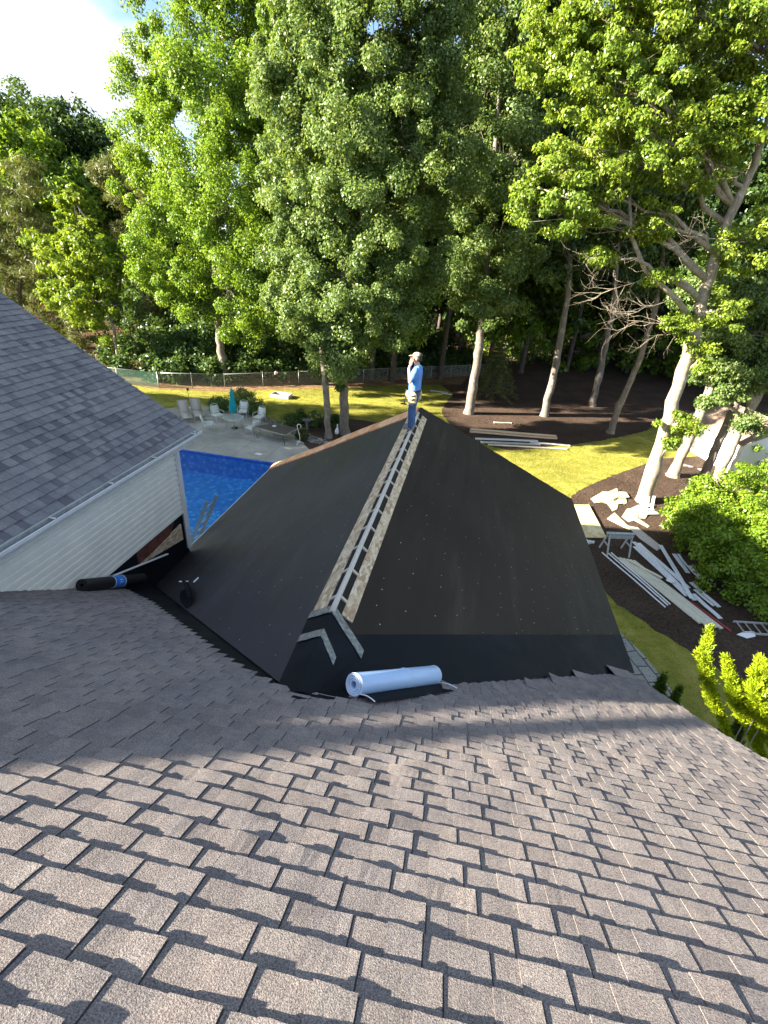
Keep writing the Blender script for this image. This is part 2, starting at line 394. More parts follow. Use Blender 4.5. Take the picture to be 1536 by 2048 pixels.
def bark(name, c0, c1, patch=(0.5, 0.48, 0.44)):
    m, nt, b, _ = new_mat(name)
    t_ = N(nt, 'ShaderNodeTexCoord'); mpx = N(nt, 'ShaderNodeMapping'); mpx.inputs['Scale'].default_value = (1, 1, 0.22)
    nt.links.new(t_.outputs['Object'], mpx.inputs['Vector'])
    n1 = noise(nt, 14, 6, 0.7, mpx.outputs[0]); n2 = noise(nt, 2.5, 4, 0.6)
    c = ramp(nt, n1.outputs['Fac'], [(0.32, c0), (0.66, c1)]).outputs[0]
    c = mixrgb(nt, c, patch, ramp(nt, n2.outputs['Fac'], [(0.55, (0, 0, 0)), (0.7, (0.6, 0.6, 0.6))]).outputs[0])
    nt.links.new(c, b.inputs['Base Color']); b.inputs['Roughness'].default_value = 0.9
    bump(nt, b, n1.outputs['Fac'], 0.7, 0.03)
    return m
M['bark'] = bark('grey_bark', (0.08, 0.068, 0.055), (0.23, 0.20, 0.17), (0.34, 0.32, 0.29))
M['bark_pale'] = bark('pale_oak_bark', (0.15, 0.12, 0.085), (0.38, 0.33, 0.25), (0.50, 0.46, 0.37))
M['bark_dark'] = bark('dark_pine_bark', (0.035, 0.028, 0.022), (0.11, 0.09, 0.07), (0.14, 0.12, 0.10))

def ground_mat(name, stops, s1, s2, rough, bs, bd, s3=60):
    m, nt, b, _ = new_mat(name)
    n1 = noise(nt, s1, 6, 0.65); n2 = noise(nt, s2, 4, 0.55); n3 = noise(nt, s3, 3, 0.7)
    c = ramp(nt, n1.outputs['Fac'], stops).outputs[0]
    c = mixrgb(nt, c, ramp(nt, n2.outputs['Fac'], [(0.35, (0.72, 0.72, 0.7)), (0.65, (1.12, 1.12, 1.1))]).outputs[0], 0.9, 'MULTIPLY')
    c = mixrgb(nt, c, ramp(nt, n3.outputs['Fac'], [(0.3, (0.55, 0.55, 0.5)), (0.68, (1.25, 1.25, 1.2))]).outputs[0], 0.8, 'MULTIPLY')
    nt.links.new(c, b.inputs['Base Color']); b.inputs['Roughness'].default_value = rough
    b.inputs['Specular IOR Level'].default_value = 0.2
    bump(nt, b, n3.outputs['Fac'], bs, bd)
    return m
M['lawn'] = ground_mat('mown_lawn', [(0.3, (0.19, 0.22, 0.035)), (0.5, (0.30, 0.30, 0.05)), (0.7, (0.44, 0.38, 0.11))], 1.6, 0.22, 0.95, 1.0, 0.08, 22)
M['floor'] = ground_mat('forest_leaf_litter', [(0.3, (0.05, 0.028, 0.015)), (0.55, (0.12, 0.065, 0.03)), (0.75, (0.22, 0.13, 0.06))], 3, 0.3, 0.95, 0.8, 0.06, 30)
M['straw'] = ground_mat('pine_straw', [(0.3, (0.15, 0.085, 0.045)), (0.55, (0.26, 0.16, 0.085)), (0.75, (0.38, 0.27, 0.15))], 2.5, 0.4, 0.95, 0.8, 0.06, 26)
M['mulch'] = ground_mat('dark_bark_mulch', [(0.3, (0.040, 0.026, 0.020)), (0.55, (0.100, 0.066, 0.050)), (0.75, (0.19, 0.130, 0.098))], 9, 0.5, 0.95, 1.0, 0.08, 34)
M['chip'] = simple('pale_wood_chip', (0.40, 0.28, 0.19), 0.9, 0.4, 30, 0)
M['deck'] = ground_mat('broom_finished_concrete', [(0.3, (0.36, 0.35, 0.33)), (0.7, (0.46, 0.45, 0.43))], 1.2, 0.3, 0.85, 0.15, 0.01, 40)
M['joint'] = simple('concrete_joint', (0.20, 0.20, 0.19), 0.9, 0.15, 6, 0)
def paver():
    m, nt, b, _ = new_mat('stamped_paver_path')
    br = N(nt, 'ShaderNodeTexBrick'); br.inputs['Scale'].default_value = 1.0; br.inputs['Mortar Size'].default_value = 0.022
    br.inputs['Brick Width'].default_value = 0.62; br.inputs['Row Height'].default_value = 0.42
    br.inputs['Color1'].default_value = (0.34, 0.34, 0.32, 1); br.inputs['Color2'].default_value = (0.26, 0.27, 0.26, 1); br.inputs['Mortar'].default_value = (0.06, 0.06, 0.055, 1)
    t_ = N(nt, 'ShaderNodeTexCoord'); mpx = N(nt, 'ShaderNodeMapping'); mpx.inputs['Rotation'].default_value = (0, 0, 1.25)
    nz_ = noise(nt, 2.0, 3, 0.5); av = N(nt, 'ShaderNodeVectorMath', operation='MULTIPLY_ADD'); av.inputs[1].default_value = (0.12, 0.12, 0)
    nt.links.new(nz_.outputs['Color'], av.inputs[0]); nt.links.new(t_.outputs['Object'], av.inputs[2])
    nt.links.new(av.outputs[0], mpx.inputs['Vector']); nt.links.new(mpx.outputs[0], br.inputs['Vector'])
    n = noise(nt, 18, 4, 0.6)
    c = mixrgb(nt, br.outputs['Color'], ramp(nt, n.outputs['Fac'], [(0.3, (0.75, 0.75, 0.75)), (0.7, (1.15, 1.15, 1.12))]).outputs[0], 0.9, 'MULTIPLY')
    nt.links.new(c, b.inputs['Base Color']); b.inputs['Roughness'].default_value = 0.85
    bump(nt, b, br.outputs['Fac'], -0.5, 0.02)
    return m
M['paver'] = paver()
def pool_water():
    m, nt, b, out = new_mat('rippled_pool_water'); nt.nodes.remove(b)
    n1 = noise(nt, 2.6, 5, 0.6); n2 = noise(nt, 9, 3, 0.6)
    ad = N(nt, 'ShaderNodeMath', operation='MULTIPLY_ADD'); nt.links.new(n2.outputs['Fac'], ad.inputs[0]); ad.inputs[1].default_value = 0.25
    nt.links.new(n1.outputs['Fac'], ad.inputs[2])
    bp = N(nt, 'ShaderNodeBump'); bp.inputs['Strength'].default_value = 0.6; bp.inputs['Distance'].default_value = 0.2
    nt.links.new(ad.outputs[0], bp.inputs['Height'])
    tr = N(nt, 'ShaderNodeBsdfTransparent'); tr.inputs['Color'].default_value = (0.62, 0.90, 1.0, 1)
    gl = N(nt, 'ShaderNodeBsdfGlossy'); gl.inputs['Roughness'].default_value = 0.03
    fr = N(nt, 'ShaderNodeFresnel'); fr.inputs['IOR'].default_value = 1.33
    nt.links.new(bp.outputs[0], gl.inputs['Normal']); nt.links.new(bp.outputs[0], fr.inputs['Normal'])
    mx = N(nt, 'ShaderNodeMixShader'); nt.links.new(fr.outputs[0], mx.inputs[0])
    nt.links.new(tr.outputs[0], mx.inputs[1]); nt.links.new(gl.outputs[0], mx.inputs[2]); nt.links.new(mx.outputs[0], out.inputs['Surface'])
    return m
M['water'] = pool_water()
def liner():
    m, nt, b, _ = new_mat('blue_sparkle_painted_liner')
    vo = N(nt, 'ShaderNodeTexVoronoi'); vo.inputs['Scale'].default_value = 3.5
    t_ = N(nt, 'ShaderNodeTexCoord'); nt.links.new(t_.outputs['Object'], vo.inputs['Vector'])
    c = ramp(nt, vo.outputs['Distance'], [(0.05, (0.45, 0.85, 0.98)), (0.3, (0.08, 0.46, 0.88)), (0.7, (0.02, 0.28, 0.74))]).outputs[0]  # pale cells paint the water's sparkle into the liner colour
    nt.links.new(c, b.inputs['Base Color']); b.inputs['Roughness'].default_value = 0.6
    return m
M['liner'] = liner()
M['tile'] = simple('blue_waterline_tile', (0.04, 0.16, 0.58), 0.25, 0.4, 9, 0.05)

rng = np.random.default_rng(7)
rnd = random.Random(11)
exec_later = []

# ================================================================== THE HOUSE
TM = 0.7048                      # main roof pitch
Y0, RZ = 2.97, 6.8               # where the addition's ridge meets the main roof
def zmain(y): return RZ-(y-Y0)*TM
nm = unit((0, TM, 1)); dm = unit((0, 1, -TM)); CM = math.hypot(1, TM)
SL = 0.664                       # addition pitch
nR = unit((SL, 0, 1)); nL = unit((-SL, 0, 1))
EZ, XR, XL, YP = 3.18, 5.44, -5.52, 13.0
WX = -5.21                       # wall of the left wing
house = thing('house', 'white sided house with brown grey shingle roof and black felted addition under repair', 'house', (0, 0, 0))

EXPO = 0.162
def lumpy(seed, n=6, lo=1.0, hi=9.0):
    r = random.Random(seed); t = [(r.uniform(lo, hi), r.uniform(0, 6.28), r.uniform(0.4, 1)) for _ in range(n)]
    s = sum(a for _, _, a in t)
    return lambda x: sum(a*math.sin(f*x+p) for f, p, a in t)/s

def slab(mb, O, U, D, Nn, x0, x1, sa, sb, ha, hb, th, k, rj, wav, amp, jit=0.003, mt=0):
    """shingle piece: top edge at sa (height ha), lower edge at sb (height hb)"""
    T = []; B = []; L = []
    for i in range(k+1):
        x = x0+(x1-x0)*i/k
        j = rj.uniform(-jit, jit); w = wav(x)*amp
        T.append(O+U*x+D*sa+Nn*ha)
        B.append(O+U*x+D*(sb+j)+Nn*(hb+w+th))
        L.append(O+U*x+D*(sb+j)+Nn*(hb+w))
    n = k+1
    vs = T+B+L+[O+U*x0+D*sa+Nn*(ha-th), O+U*x1+D*sa+Nn*(ha-th)]
    fs = [(i, n+i, n+i+1, i+1) for i in range(k)] + [(n+i, 2*n+i, 2*n+i+1, n+i+1) for i in range(k)]
    fs += [(0, 3*n, 2*n, n), (k, n+k, 2*n+k, 3*n+1)]
    mb.add([tuple(v) for v in vs], fs, mt)

def shingles(mb, O, U, D, Nn, s0, s1, expo, spans, seed, k=5, th=0.0030, wavamp=0.0060, hb0=0.021, mb_back=0):
    """courses between s0 and s1; spans(s_bottom) -> list of (xa, xb) where shingles lie"""
    r = random.Random(seed); O, U, D, Nn = [np.array(a, float) for a in (O, U, D, Nn)]
    n = int((s1-s0)/expo); ls = []
    for c in range(n):
        sb = s0+expo*(c+1)+r.uniform(-0.003, 0.003); sa = sb-expo-0.03
        for xa, xb in spans(sb-expo*0.5):
            if xb-xa < 0.05: continue
            wav = lumpy(seed*977+c, 7, 4.0, 26.0)
            x = xa
            while x < xb-0.02:                    # backing strips, about a metre long
                w = min(xb, x+r.uniform(0.85, 1.0)); ww = w-0.0015
                kk = max(1, int((ww-x)/(0.036 if k > 4 else 0.09)))
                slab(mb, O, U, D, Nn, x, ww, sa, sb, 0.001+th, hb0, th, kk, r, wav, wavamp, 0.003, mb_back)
                x = w
            x = xa-r.uniform(0.0, 0.12)
            while x < xb-0.04:                    # raised tabs
                w = r.uniform(0.10, 0.21); a, b_ = max(x, xa+0.001), min(x+w, xb-0.001)
                if b_-a > 0.03:
                    q = r.uniform(0.001, 0.004); tp = r.uniform(-0.006, 0.006)
                    lift = r.uniform(0.0, 0.003)
                    slab(mb, O, U, D, Nn, a, b_, sa, sb+r.uniform(-0.002, 0.004), 0.001+2*th, hb0+th+lift, th*1.05, max(2, int((b_-a)/0.036) if k > 4 else k), r, wav, wavamp*1.3)
                    if k > 4 and b_+0.006 < xb: slab(mb, O, U, D, Nn, b_-0.001, b_+0.006, sa, sb-0.002, 0.002+th, hb0+0.0012, th, 2, r, wav, wavamp, 0.001, 4)  # thin dark strip standing in for the shadow beside each tab
                x += w+r.uniform(0.09, 0.185)

# --- main roof
ls_cut = [(-0.2, 3.06), (-0.89, 3.49), (-1.75, 4.19), (-3.83, 5.95), (-4.97, 6.70), (-5.3, 6.95)]
rs_cut = [(0.0, 3.03), (0.43, 3.12), (1.36, 4.31), (2.21, 5.04), (3.23, 6.24), (4.33, 7.40), (5.3, 8.16)]
def interp(tab, y):
    for (xa, ya), (xb, yb) in zip(tab, tab[1:]):
        if ya <= y <= yb: return xa+(xb-xa)*(y-ya)/(yb-ya)
    return tab[-1][0]
def rake(y): return 4.52+0.05*(y+1)+(0.10*(y-4.6) if y > 4.6 else 0)
def main_spans(s):
    y = -0.62+s/CM
    z = zmain(y)
    left = WX+0.01 if z < 6.45 else -5.0-(z-6.5)/0.60+0.02
    if y < 3.03: return [(left, rake(y))]
    out = []
    xl = interp(ls_cut, y)
    if y < 6.95: out.append((left, xl))
    if y < 8.2: out.append((interp(rs_cut, y), rake(y)))
    return out
O_main = np.array((0, -0.62, zmain(-0.62)))
mb = MB()
# deck under the shingles and the felt that shows in the cut-back valley
def mpt(x, y, h=0.0): return (x+nm[0]*h, y+nm[1]*h, zmain(y)+nm[2]*h)
def deck_poly(ys, xl, xr, m):
    for (ya, yb) in zip(ys, ys[1:]):
        mb.face([mpt(xl(ya), ya, -0.012), mpt(xr(ya), ya, -0.012), mpt(xr(yb), yb, -0.012), mpt(xl(yb), yb, -0.012)], m)
yl = [-0.62, 1, 2, 2.97]
deck_poly(yl, lambda y: -5-(zmain(y)-6.5)/0.60 if zmain(y) > 6.5 else WX, rake, 1)
yl = [2.97+i*0.3 for i in range(18)]
deck_poly([y for y in yl if y <= 8.12]+[8.12], lambda y: WX, lambda y: rake(y), 1)
shingles(mb, O_main, (1, 0, 0), dm, nm, 0.0, (8.2+0.62)*CM, EXPO, main_spans, 3, k=5, mb_back=3)
# rake edge board and back slope
for ya, yb in zip([-0.62, 2, 4, 6], [2, 4, 6, 8.0]):
    mb.hexa([mpt(rake(ya)-0.03, ya, -0.20), mpt(rake(ya)-0.005, ya, -0.20), mpt(rake(yb)-0.005, yb, -0.20), mpt(rake(yb)-0.03, yb, -0.20),
             mpt(rake(ya)-0.03, ya, -0.016), mpt(rake(ya)-0.005, ya, -0.016), mpt(rake(yb)-0.005, yb, -0.016), mpt(rake(yb)-0.03, yb, -0.016)], 2)
zr = zmain(-0.62)
mb.face([(-9.2, -0.64, zr-0.02), (4.5, -0.64, zr-0.02), (4.5, -9.5, zr-6.2), (-9.2, -9.5, zr-6.2)], 0)
mb.build('main_roof', [M['shingle'], M['ice'], M['trim'], M['shingle_back'], M['tab_shadow']], house)
# ridge caps would lie behind the camera; walls under the roof
mb = MB()
ww = [(4.35, -9.3), (4.35, 7.7), (-5.3, 7.7), (-5.3, -9.3)]
mb.prism([(4.35, 7.6, 0), (4.35, -9.2, 0), (4.35, -9.2, 3.0), (4.35, -0.6, 9.0), (4.35, 7.6, 3.25)], (-0.12, 0, 0))
mb.box((-0.4, -9.3, 1.5), (9.6, 0.12, 3.0))
mb.build('main_wall', M['siding'], house)

# --- left wing: roof, gutter, siding
WE = 9.9
nW = unit((0.60, 0, 1)); dW = unit((1, 0, -0.60)); CW = math.hypot(1, 0.60)
def zwing(x): return 6.5+0.60*(-x-5.0)
mb = MB()
slW = 5.0*CW
O_w = np.array((-10.0, 0, zwing(-10.0)))
shingles(mb, O_w, (0, -1, 0), dW, nW, 0.0, slW+0.035, (slW+0.03)/34, lambda s: [(-WE, -max(1.0, 2.0))], 9, k=3, th=0.005, wavamp=0.004, hb0=0.022)
mb.face([(-5.0, 1, 6.485), (-5.0, WE-0.01, 6.485), (-10, WE-0.01, zwing(-10)-0.015), (-10, 1, zwing(-10)-0.015)], 1)
# rest of the wing: unseen upper storey, shaped for the shade it casts
yn, yf = -7.0, WE-0.02
prof = [(-10.0, zwing(-10.0)-0.02), (-14.0, 13.9), (-20.0, 11.6), (-20.0, 0.0), (-5.45, 0.0), (-5.45, 6.25)]
shadow_ridge = [(yn, 13.84), (-3.8, 13.84), (-3.35, 13.45), (-2.1, 13.05), (-1.7, 13.25), (-1.2, 13.6), (yf, 13.6)]  # notched to let a strip of sun through onto the main roof
for (ya_, za_), (yb_, zb_) in zip(shadow_ridge, shadow_ridge[1:]):
    mb.face([(-10, ya_, prof[0][1]), (-10, yb_, prof[0][1]), (-14, yb_, zb_), (-14, ya_, za_)], 0)
    mb.face([(-14, ya_, za_), (-14, yb_, zb_), (-20, yb_, 11.6), (-20, ya_, 11.6)], 0)
mb.tube([(-14, -4.3, 13.68), (-14, -3.2, 13.63), (-14, -2.3, 13.60), (-14, -0.3, 13.52)], [0.14, 0.14, 0.16, 0.17], 8, m=0)  # unseen bar added to throw a thin shadow band on the main roof
mb.build('wing_roof', [M['shingle_wing'], M['ice']], house)
mb = MB()
mb.face([(-20, yn, 0), (-20, yf-0.3, 0), (-20, yf-0.3, 11.6), (-20, yn, 11.6)])
mb.face([(-5.45, 9.35, 0), (-5.45, 9.35, 6.2), (-10, 9.35, 9.4), (-14, 9.35, 13.55), (-20, 9.35, 11.5), (-20, 9.35, 0)])
mb.face([(-5.45, yn, 0), (-5.45, yn, 6.2), (-10, yn, 9.4), (-14, yn, 13.8), (-20, yn, 11.5), (-20, yn, 0)])
mb.build('gable_wall', M['siding'], house)
# rake board along the far edge
mb = MB()
mb.bar((-4.98, WE-0.04, 6.37), (-10, WE-0.04, zwing(-10)-0.14), 0.03, 0.17, (0, 0, 1))
mb.build('rake_board', M['trim'], house)
# lapped siding, real courses
mb = MB()
wcl = 0.130
zt, zb = 6.24, 4.55
n = int(round((zt-zb)/wcl))
for i in range(n):
    z1 = zt-i*wcl; z0 = z1-wcl; yb = 9.30
    yy0 = max(3.4, Y0+(RZ-z1)/TM-0.15)
    pr_ = [(-0.02, z0), (0.034, z0), (0.030, z0+wcl*0.56), (0.0, z0+wcl*0.64), (0.0, z1), (-0.02, z1)]
    mb.prism([(WX+o_, yy0, z_) for o_, z_ in pr_], (0, yb-yy0, 0))
mb.build('siding', M['siding'], house)
mb = MB()
mb.box((WX+0.012, 9.365, (3.50+6.24)/2), (0.09, 0.115, 6.24-3.50))
mb.box((WX+0.036, 9.285, (3.50+6.24)/2), (0.02, 0.045, 6.24-3.52))
mb.build('corner_trim', M['white'], house, bevel=0.006)
mb = MB()
mb.box((WX-0.05, 6.3, 3.2), (0.05, 6.2, 2.68))
mb.build('felted_wall', M['ice'], house)
mb = MB()   # bare sheathing and a dark board in the torn opening
mb.prism([(WX+0.012, 7.55, 4.18), (WX+0.012, 9.15, 3.86), (WX+0.012, 9.15, 4.30)], (-0.03, 0, 0), 0)
mb.prism([(WX+0.006, 7.5, 4.22), (WX+0.006, 8.6, 4.16), (WX+0.006, 8.95, 4.53), (WX+0.006, 7.5, 4.53)], (-0.03, 0, 0), 1)
mb.build('exposed_sheathing', [M['osb'], M['brick']], house)
# soffit, fascia and gutter
mb = MB()
mb.box((-5.11, 5.9, 6.245), (0.22, 8.0, 0.02)); mb.box((-5.004, 5.9, 6.352), (0.022, 8.0, 0.26))
mb.build('fascia', M['trim'], house)
gx = -4.915
prof = [(-0.062, 0.115), (-0.062, 0.0), (0.03, 0.0), (0.062, 0.06), (0.066, 0.115), (0.052, 0.118)]
mb = MB()
for (xa, za), (xb, zb) in zip(prof, prof[1:]):
    mb.hexa([(gx+xa, 2.0, 6.345+za-0.002), (gx+xb, 2.0, 6.345+zb-0.002), (gx+xb, WE+0.08, 6.345+zb-0.002), (gx+xa, WE+0.08, 6.345+za-0.002),
             (gx+xa+0.002, 2.0, 6.3454+za), (gx+xb+0.002, 2.0, 6.3454+zb), (gx+xb+0.002, WE+0.08, 6.3454+zb), (gx+xa+0.002, WE+0.08, 6.3454+za)], 1 if (za == zb == 0 or xa == xb == -0.062) else 0)
mb.face([(gx-0.06, WE+0.075, 6.345), (gx+0.03, WE+0.075, 6.345), (gx+0.06, WE+0.075, 6.456), (gx-0.06, WE+0.075, 6.456)], 0)
g = mb.build('gutter', [M['gutter'], M['gutter_in']], house)
for y in (9.72, 8.2, 6.9, 5.55, 3.9):
    mb = MB(); mb.box((gx-0.01, y, 6.462), (0.16, 0.035, 0.008)); mb.box((gx+0.055, y, 6.456), (0.02, 0.035, 0.02))
    mb.build('gutter_hanger', M['white'], g)

# --- felted addition
def rpt(x, y, h=0.0): return (x+nR[0]*h, y, RZ-SL*x+nR[2]*h)
def lpt(x, y, h=0.0): return (x+nL[0]*h, y, RZ+SL*x+nL[2]*h)
YRC, YLC = 16.4, 15.75          # far corners
def felt_slope(pt, side, ymat, ynear, yfar, seed):
    mb = MB(); r = random.Random(seed)
    xe = XR if side > 0 else -XL
    S = 6; w = xe/S*1.0
    wv = [lumpy(seed*31+i, 6, 0.8, 5.0) for i in range(4)]
    for k in range(S):
        xa, xb = k*w, min(xe, (k+1)*w+0.05); nx = 8; ny = 60
        vs = []; fs = []
        for i in range(nx+1):
            x = xa+(xb-xa)*i/nx
            y0, y1 = ynear(x), yfar(x)
            for j in range(ny+1):
                y = y0+(y1-y0)*j/ny
                h = 0.006+0.011*(i/nx) + 0.0035*wv[0](y*1.3+k)*wv[1](x*2) + 0.0022*wv[2](x*5+y*0.4+k*2)
                h += 0.007*max(0, wv[2](y*2.2-x*0.8+k))**3
                h += 0.006*math.sin(3.1416*min(1, i/nx*2))*max(0, wv[3](y+k*3))**2
                vs.append(pt(side*x, y, h))
        for i in range(nx):
            for j in range(ny):
                a = i*(ny+1)+j
                fs.append((a, a+1, a+ny+2, a+ny+1) if side < 0 else (a, a+ny+1, a+ny+2, a+1))
        mb.add(vs, fs, 0)
    # cap nails in loose rows
    for k in range(14):
        x = 0.45+k*0.36
        if x > xe-0.1: break
        y = ynear(x)+0.3
        while y < yfar(x)-0.6:
            if r.random() < (0.85 if y < 8.5 else 0.5):
                xx, yy = x+r.uniform(-0.07, 0.07), y+r.uniform(-0.12, 0.12)
                c = np.array(pt(side*xx, yy, 0.020)); nn = nR if side > 0 else nL
                a = unit(np.cross(nn, (0, 1, 0))); b_ = np.array((0, 1.0, 0)); q = r.uniform(0.006, 0.0115)
                mb.face([c+a*q*math.cos(t)+b_*q*math.sin(t) for t in [i*math.pi/3 for i in range(6)]], 1)
            y += r.uniform(0.25, 0.6)
    return mb, ymat
vy = lambda x: Y0+SL/TM*x                # valley
mb, _ = felt_slope(rpt, 1, None, vy, lambda x: YP+(YRC-YP)*x/XR, 5)
mb.build('right_felt_slope', [M['felt_right'], M['nail']], house, smooth=False)
mb, _ = felt_slope(lpt, -1, None, lambda x: vy(x), lambda x: YP+(YLC-YP)*x/(-XL), 6)
mb.build('left_felt_slope', [M['felt_left'], M['nail']], house, smooth=False)
mb = MB()   # hip slope facing away
mb.face([(0, YP, RZ-0.004), rpt(XR, YRC, -0.004), lpt(XL, YLC, -0.004)])
mb.build('far_hip_slope', M['felt_left'], house)
# membrane along the right valley, lapped over the felt
def sheet(mb, pt, poly, h, sub=10, m=0, seed=1, amp=0.003):
    """quad a,b,c,d (x,y) -> gridded sheet"""
    a, b, c, d = [np.array(p, float) for p in poly]; w = lumpy(seed, 5, 1, 7); w2 = lumpy(seed+5, 5, 1, 7); vs = []; fs = []
    for i in range(sub+1):
        for j in range(sub+1):
            u, v = i/sub, j/sub
            p = a*(1-u)*(1-v)+b*u*(1-v)+c*u*v+d*(1-u)*v
            vs.append(pt(p[0], p[1], h+amp*w(p[0]*2+p[1])*w2(p[1]*2-p[0])))
    for i in range(sub):
        for j in range(sub):
            q = i*(sub+1)+j; fs.append((q, q+sub+1, q+sub+2, q+1))
    mb.add(vs, fs, m)
mb = MB()
sheet(mb, rpt, [(0.12, 3.06), (5.44, 8.08), (5.44, 9.26), (0.22, 4.02)], 0.022, 24, 0, 4, 0.002)
sheet(mb, lambda x, y, h: mpt(x, y, h), [(-0.02, 2.80), (0.45, 3.10), (0.46, 3.42), (0.0, 3.0)], 0.022, 6, 0, 4, 0.001)
sheet(mb, lambda x, y, h: mpt(x, y, h), [(0.40, 3.05), (1.40, 4.05), (1.40, 4.30), (0.40, 3.36)], 0.021, 6, 0, 4, 0.001)
mb.build('valley_membrane', M['ice'], house)
mb = MB()   # patches folded over the near end of the ridge
sheet(mb, lpt, [(-0.29, 4.28), (0.016, 4.20), (0.016, 2.99), (-0.25, 3.10)], 0.026, 8, 0, 8, 0.002)
sheet(mb, rpt, [(-0.019, 4.20), (0.42, 3.92), (0.14, 3.10), (-0.019, 2.99)], 0.033, 8, 0, 9, 0.002)
sheet(mb, rpt, [(-0.022, 3.78), (0.20, 3.66), (0.10, 3.05), (-0.022, 2.99)], 0.038, 6, 0, 10, 0.002)
sheet(mb, lpt, [(-0.22, 3.70), (0.019, 3.78), (0.019, 2.99), (-0.15, 3.05)], 0.030, 6, 0, 10, 0.002)
mb.build('ridge_patch', M['ice'], house)
for (La, R1, R2, wd) in (((-0.27, 4.24), (0.03, 4.20), (0.42, 3.88), 0.105), ((-0.26, 3.83), (0.0, 3.80), (0.185, 3.56), 0.095)):
    mb = MB()
    hh = 0.043
    def strip(pt, p, q, wd):
        p, q = np.array(p), np.array(q); k = 6
        vs = []; fs = []
        for i in range(k+1):
            c = p+(q-p)*i/k; e = 0.002*math.sin(i*2.1)
            vs += [pt(c[0], c[1]-wd*0.62+e, hh+0.002*math.sin(i*1.7)), pt(c[0], c[1]+wd*0.62+e, hh)]
        for i in range(k): fs.append((2*i, 2*i+1, 2*i+3, 2*i+2))
        mb.add(vs, fs)
    strip(lpt, La, (0.024, R1[1] if R1[0] <= 0.0 else 4.21), wd); strip(rpt, (-0.024, R1[1] if R1[0] <= 0 else 4.21), R2, wd)
    mb.build('tape_strip', M['tape'], house)
# ridge opening: sheathing each side, ridge board and rafter ends
for side, pt in ((-1, lpt), (1, rpt)):
    y = 4.22; seg = 0
    r = random.Random(40+side)
    mb = MB()
    a, b_ = 0.088, (0.262 if side < 0 else 0.222)
    while y < 12.35:
        y2 = min(12.4, y+r.choice((0.55, 0.62, 0.8, 1.2)))
        q = 0.006*r.random()
        P = [pt(side*a, y, 0.012), pt(side*b_, y, 0.012), pt(side*b_, y2-0.006, 0.012), pt(side*a, y2-0.006, 0.012)]
        T = [pt(side*a, y, 0.030+q), pt(side*b_, y, 0.028+q), pt(side*b_, y2-0.006, 0.028+q), pt(side*a, y2-0.006, 0.030+q)]
        mb.hexa(P+T) if side > 0 else mb.hexa([P[1], P[0], P[3], P[2], T[1], T[0], T[3], T[2]])
        y = y2
    mb.build('osb_strip', M['osb'], house)
mb = MB()
for s_ in (-1, 1):
    pt = rpt if s_ > 0 else lpt
    mb.face([pt(s_*0.0, 4.22, 0.0215), pt(s_*0.094, 4.22, 0.0215), pt(s_*0.094, 12.4, 0.0215), pt(s_*0.0, 12.4, 0.0215)])
mb.build('ridge_slot', M['cut'], house)
mb = MB()
mb.tube([(0, 4.16+i*0.41, RZ+0.025+0.004*math.sin(i*1.9)) for i in range(21)], 0.040, 12, ell=[0.85]*21)
mb.build('ridge_board', M['beam'], house, smooth=True)
for i in range(14):
    y = 4.46+i*0.575
    mb = MB()
    A, B_, C_ = lpt(-0.100, y, 0.034), (0, y, RZ+0.066), rpt(0.100, y, 0.034)
    dn_ = np.array((0, 0, -0.03)); hw = np.array((0, 0.022, 0))
    A, B_, C_ = np.array(A), np.array(B_), np.array(C_)
    vs = [p+q*hw+k_*dn_ for p in (A, B_, C_) for q in (-1, 1) for k_ in (0, 1)]
    mb.add(vs, [(0, 2, 6, 4), (4, 6, 10, 8), (1, 5, 7, 3), (5, 9, 11, 7), (0, 4, 5, 1), (4, 8, 9, 5), (2, 3, 7, 6), (6, 7, 11, 10), (0, 1, 3, 2), (8, 10, 11, 9)])
    mb.build('rafter_end', M['rafter'], house, bevel=0.003)
# bare sheathing along the left hip
mb = MB()
def hipL(x): return YP+(YLC-YP)*x/XL
xs = [-0.05, -1.35, -2.55, -3.75, -5.5]
for i, (xa, xb) in enumerate(zip(xs, xs[1:])):
    h = 0.030+0.006*(i % 2); wa = 0.68
    ya0, yb0 = hipL(xa)+0.03*(i % 2), hipL(xb)+0.03*(i % 2)
    wb = wa*min(1, 1.2+xb*0.2/3) if i < 3 else 0.42
    P = [lpt(xa, ya0-wa, 0.014), lpt(xa, ya0, 0.014), lpt(xb+0.004, yb0, 0.014), lpt(xb+0.004, yb0-(wa if i < 3 else 0.5), 0.014)]
    T = [tuple(np.array(p)+nL*h) for p in P]
    mb.hexa(P+T)
mb.build('plywood_strip', M['plywood'], house)
# eaves of the addition
mb = MB()
mb.bar((XR-0.012, 8.2, EZ-0.11), (XR-0.012, YRC, EZ-0.11), 0.025, 0.2)
mb.bar((XL+0.012, 9.45, EZ-0.11), (XL+0.012, YLC, EZ-0.11), 0.025, 0.2)
mb.bar((XL, YLC, EZ-0.11), (XR, YRC, EZ-0.11), 0.025, 0.2)
mb.build('eave_board', M['trim'], house)
mb = MB()
mb.prism([(XR-0.45, 7.9, 0), (XR-0.45, 15.6, 0), (XL+0.45, 15.1, 0), (XL+0.45, 7.9, 0)], (0, 0, 3.05))
mb.build('addition_wall', M['siding'], house)
